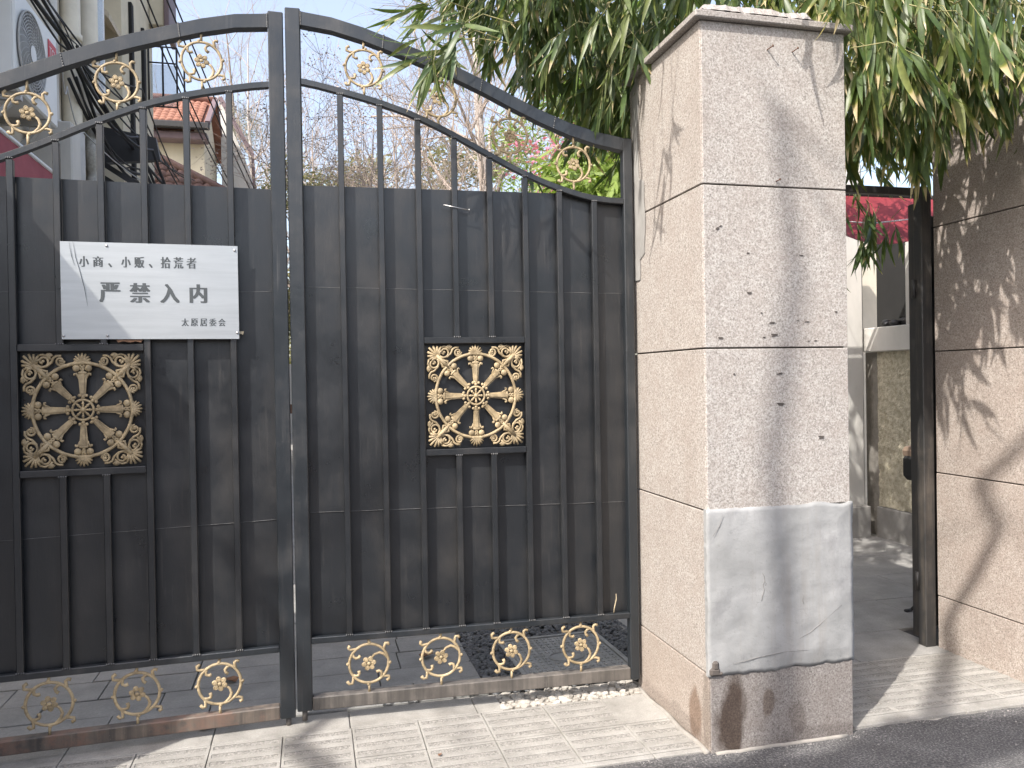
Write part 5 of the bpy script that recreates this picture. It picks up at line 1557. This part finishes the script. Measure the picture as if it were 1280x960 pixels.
for k in range(560):   # dark depth behind
    yy = U(3.1, 5.0)
    B.spray(rb_, (U(2.2, 4.2), yy, U(2.55 + .28 * (yy - 3.1), 3.9)), (U(-.2, .3), U(.05, .3), U(.05, .25)), rb_.randint(5, 7), .23, .8, .4)
for k in range(95):   # overhead, shading the pillar
    B.spray(rb_, (U(2.2, 3.4), U(2.85, 3.7), U(3.1, 3.7)), (U(-.2, .3), U(.05, .3), U(.05, .25)), 7, .23, .6, .45)
for k in range(34):   # behind the beam
    B.spray(rb_, (U(2.7, 4.1), U(4.2, 5.0), U(2.78, 3.1)), (U(-.2, .3), U(.05, .3), U(.05, .25)), 6, .22, .8, .35)
for k in range(4):    # a few tips over the granite cap
    B.spray(rb_, (U(1.93, 2.12), U(2.75, 2.86), U(2.93, 3.05)), (U(.1, .25), U(.1, .3), U(.15, .3)), 3, .17, .9, .22)
for k in range(6):
    B.spray(rb_, (U(1.7, 2.1), U(2.62, 2.85), U(3.08, 3.3)), (U(.1, .25), U(.1, .3), U(.15, .3)), 4, .18, .9, .25)
B.finish()
# C: strands hanging in the passage
Cb = Bamboo('thin bamboo strands hanging in the shaded passage under the red awning', (3.3, 5.0, 0))
Cb.culm([(3.1, 5.2, 0), (3.1, 5.1, 1.6), (3.2, 4.9, 2.7), (3.35, 4.6, 2.75), (3.4, 4.5, 2.4)], .009)
for k in range(12):
    Cb.spray(rb_, (U(3.25, 3.52), U(4.3, 4.6), U(2.05, 2.45)), (U(-.1, .15), U(0, .15), U(.1, .25)), rb_.randint(5, 7), .21, .9, .28)
for k in range(6):
    Cb.spray(rb_, (U(3.3, 3.75), U(4.4, 4.7), U(2.35, 2.6)), (U(-.2, .1), U(0, .15), U(.1, .25)), 5, .21, .6, .4, (.25, 0, 0))
Cb.finish()
# D: sunlit bamboo in the courtyard
rD = random.Random(8)
dD = shrub('bamboo_plant', 'bright sunlit bamboo in the courtyard beside the granite pillar', (3.1, 8.0, 0), blobs(R_, 44, ((-.45, 1.6), (-.5, .6), (2.2, 5.0)), .5), 20000, .26, 'bamboo_bright', 'bamboo', seed=9, aspect=.16, droop=.8, stems=14)

# ------------------------------------------------------------------ street tree behind the viewer (throws the branch shadows)
st = thing('street_tree', 'bare street tree with heavy limbs standing across the road behind the viewer', 'tree', (-5.2, -2.2, 0))
tr = MB()
def S(x, y, z, k): return Vector((x, y, z)) + sun_dir * k       # a point of a limb k metres towards the sun
def limb(pts, rs): tr.tube([Vector(p) - Vector((-5.2, -2.2, 0)) for p in pts], rs, 8)
T0 = Vector((-5.1, -2.1, 3.8))
limb([(-5.2, -2.2, -.1), (-5.15, -2.15, 1.8), T0 + Vector((0, 0, .3))], [.26, .22, .2])
limb([T0, S(1.4, 2.6, 0, 7.6), S(1.86, 2.9, .55, 8), S(1.80, 2.9, 1.15, 8.3), S(1.92, 2.9, 1.9, 8.7), S(1.84, 2.9, 2.6, 9)], [.13, .07, .042, .036, .036, .025])
limb([T0, S(2.2, 2.55, 0, 8), S(3.285, 3.62, .15, 8), S(3.285, 3.42, .45, 8), S(3.285, 3.27, .72, 8.2), S(3.285, 3.40, .92, 8.3), S(3.285, 3.2, 1.08, 8.4), S(3.285, 2.9, 1.4, 8.6)], [.14, .08, .045, .040, .038, .036, .034, .03])
limb([T0, S(.1, 2.4, 0, 6.6), S(.12, 3.0, 0, 6.8), S(-.10, 3.45, 0, 7), S(-.12, 3.62, .35, 7), S(-.42, 3.61, .85, 7.2)], [.14, .07, .05, .045, .04, .03])
limb([T0, S(.5, 2.1, 0, 7), S(1.2, 2.72, 0, 7.4), S(2.2, 2.62, 0, 7.8), S(3.3, 2.8, 0, 8.2)], [.15, .13, .13, .12, .10])
limb([T0, S(1.2, 2.3, 0, 7), S(2.4, 2.86, 0, 7.6), S(3.0, 2.7, 0, 8.0), S(3.6, 2.3, 0, 8.4)], [.15, .12, .12, .11, .08])
tr.build('trunk', M['bark_pale'], st, recalc=False)
rt_ = random.Random(4); out = [MB(), MB()]
for p in (S(1.84, 2.9, 2.6, 9), S(3.285, 2.9, 1.4, 8.6), S(3.6, 2.3, 0, 8.4), S(3.3, 2.8, 0, 8.2), S(-.42, 3.61, .85, 7.2)):
    for k in range(2):
        grow(p - Vector((-5.2, -2.2, 0)), Vector((rt_.gauss(-.3, .4), rt_.gauss(-.5, .3), rt_.uniform(.4, .9))), 1.3, .02, 2, out, rt_, .6, 0, .25, (2, 4), 4)
out[1].build('crown', M['twig'], st, recalc=False)

# opposite side of the street: unseen wall and trees added to darken gate reflections
ow = thing('added_garden_wall', 'unseen dull brick garden wall added across the street to darken the gate reflections', 'wall', (0, -9.6, 0))
m = MB(); m.box((-30, 0, -.05), (30, .3, 2.6)); m.box((-30, -.05, 2.601), (30, .35, 2.7), .01); m.build('wall', M['tile_brown'], ow)
om = MB(); leaf_cloud(om, random.Random(23), blobs(random.Random(6), 110, ((-28, 28), (-12, -10.4), (2.2, 5.0)), 1.1), 26000, .28, .4, .1)
om.build('added_street_greenery', M['conifer'], recalc=False, kind='stuff')

# unseen wall beyond the left gate pillar, added to keep sun off the slate
cw = thing('added_boundary_wall', 'unseen plastered wall added beyond the left gate pillar to block the sun', 'wall', (0, 3.1, 0))
m = MB(); m.box((-16, 0, -.05), (-2.335, .28, 2.5), .01); m.build('wall', M['plaster_tan'], cw)
m = MB(); m.box((-16, -.05, 2.501), (-2.335, .33, 2.57), .01); m.build('coping', M['skirting'], cw)
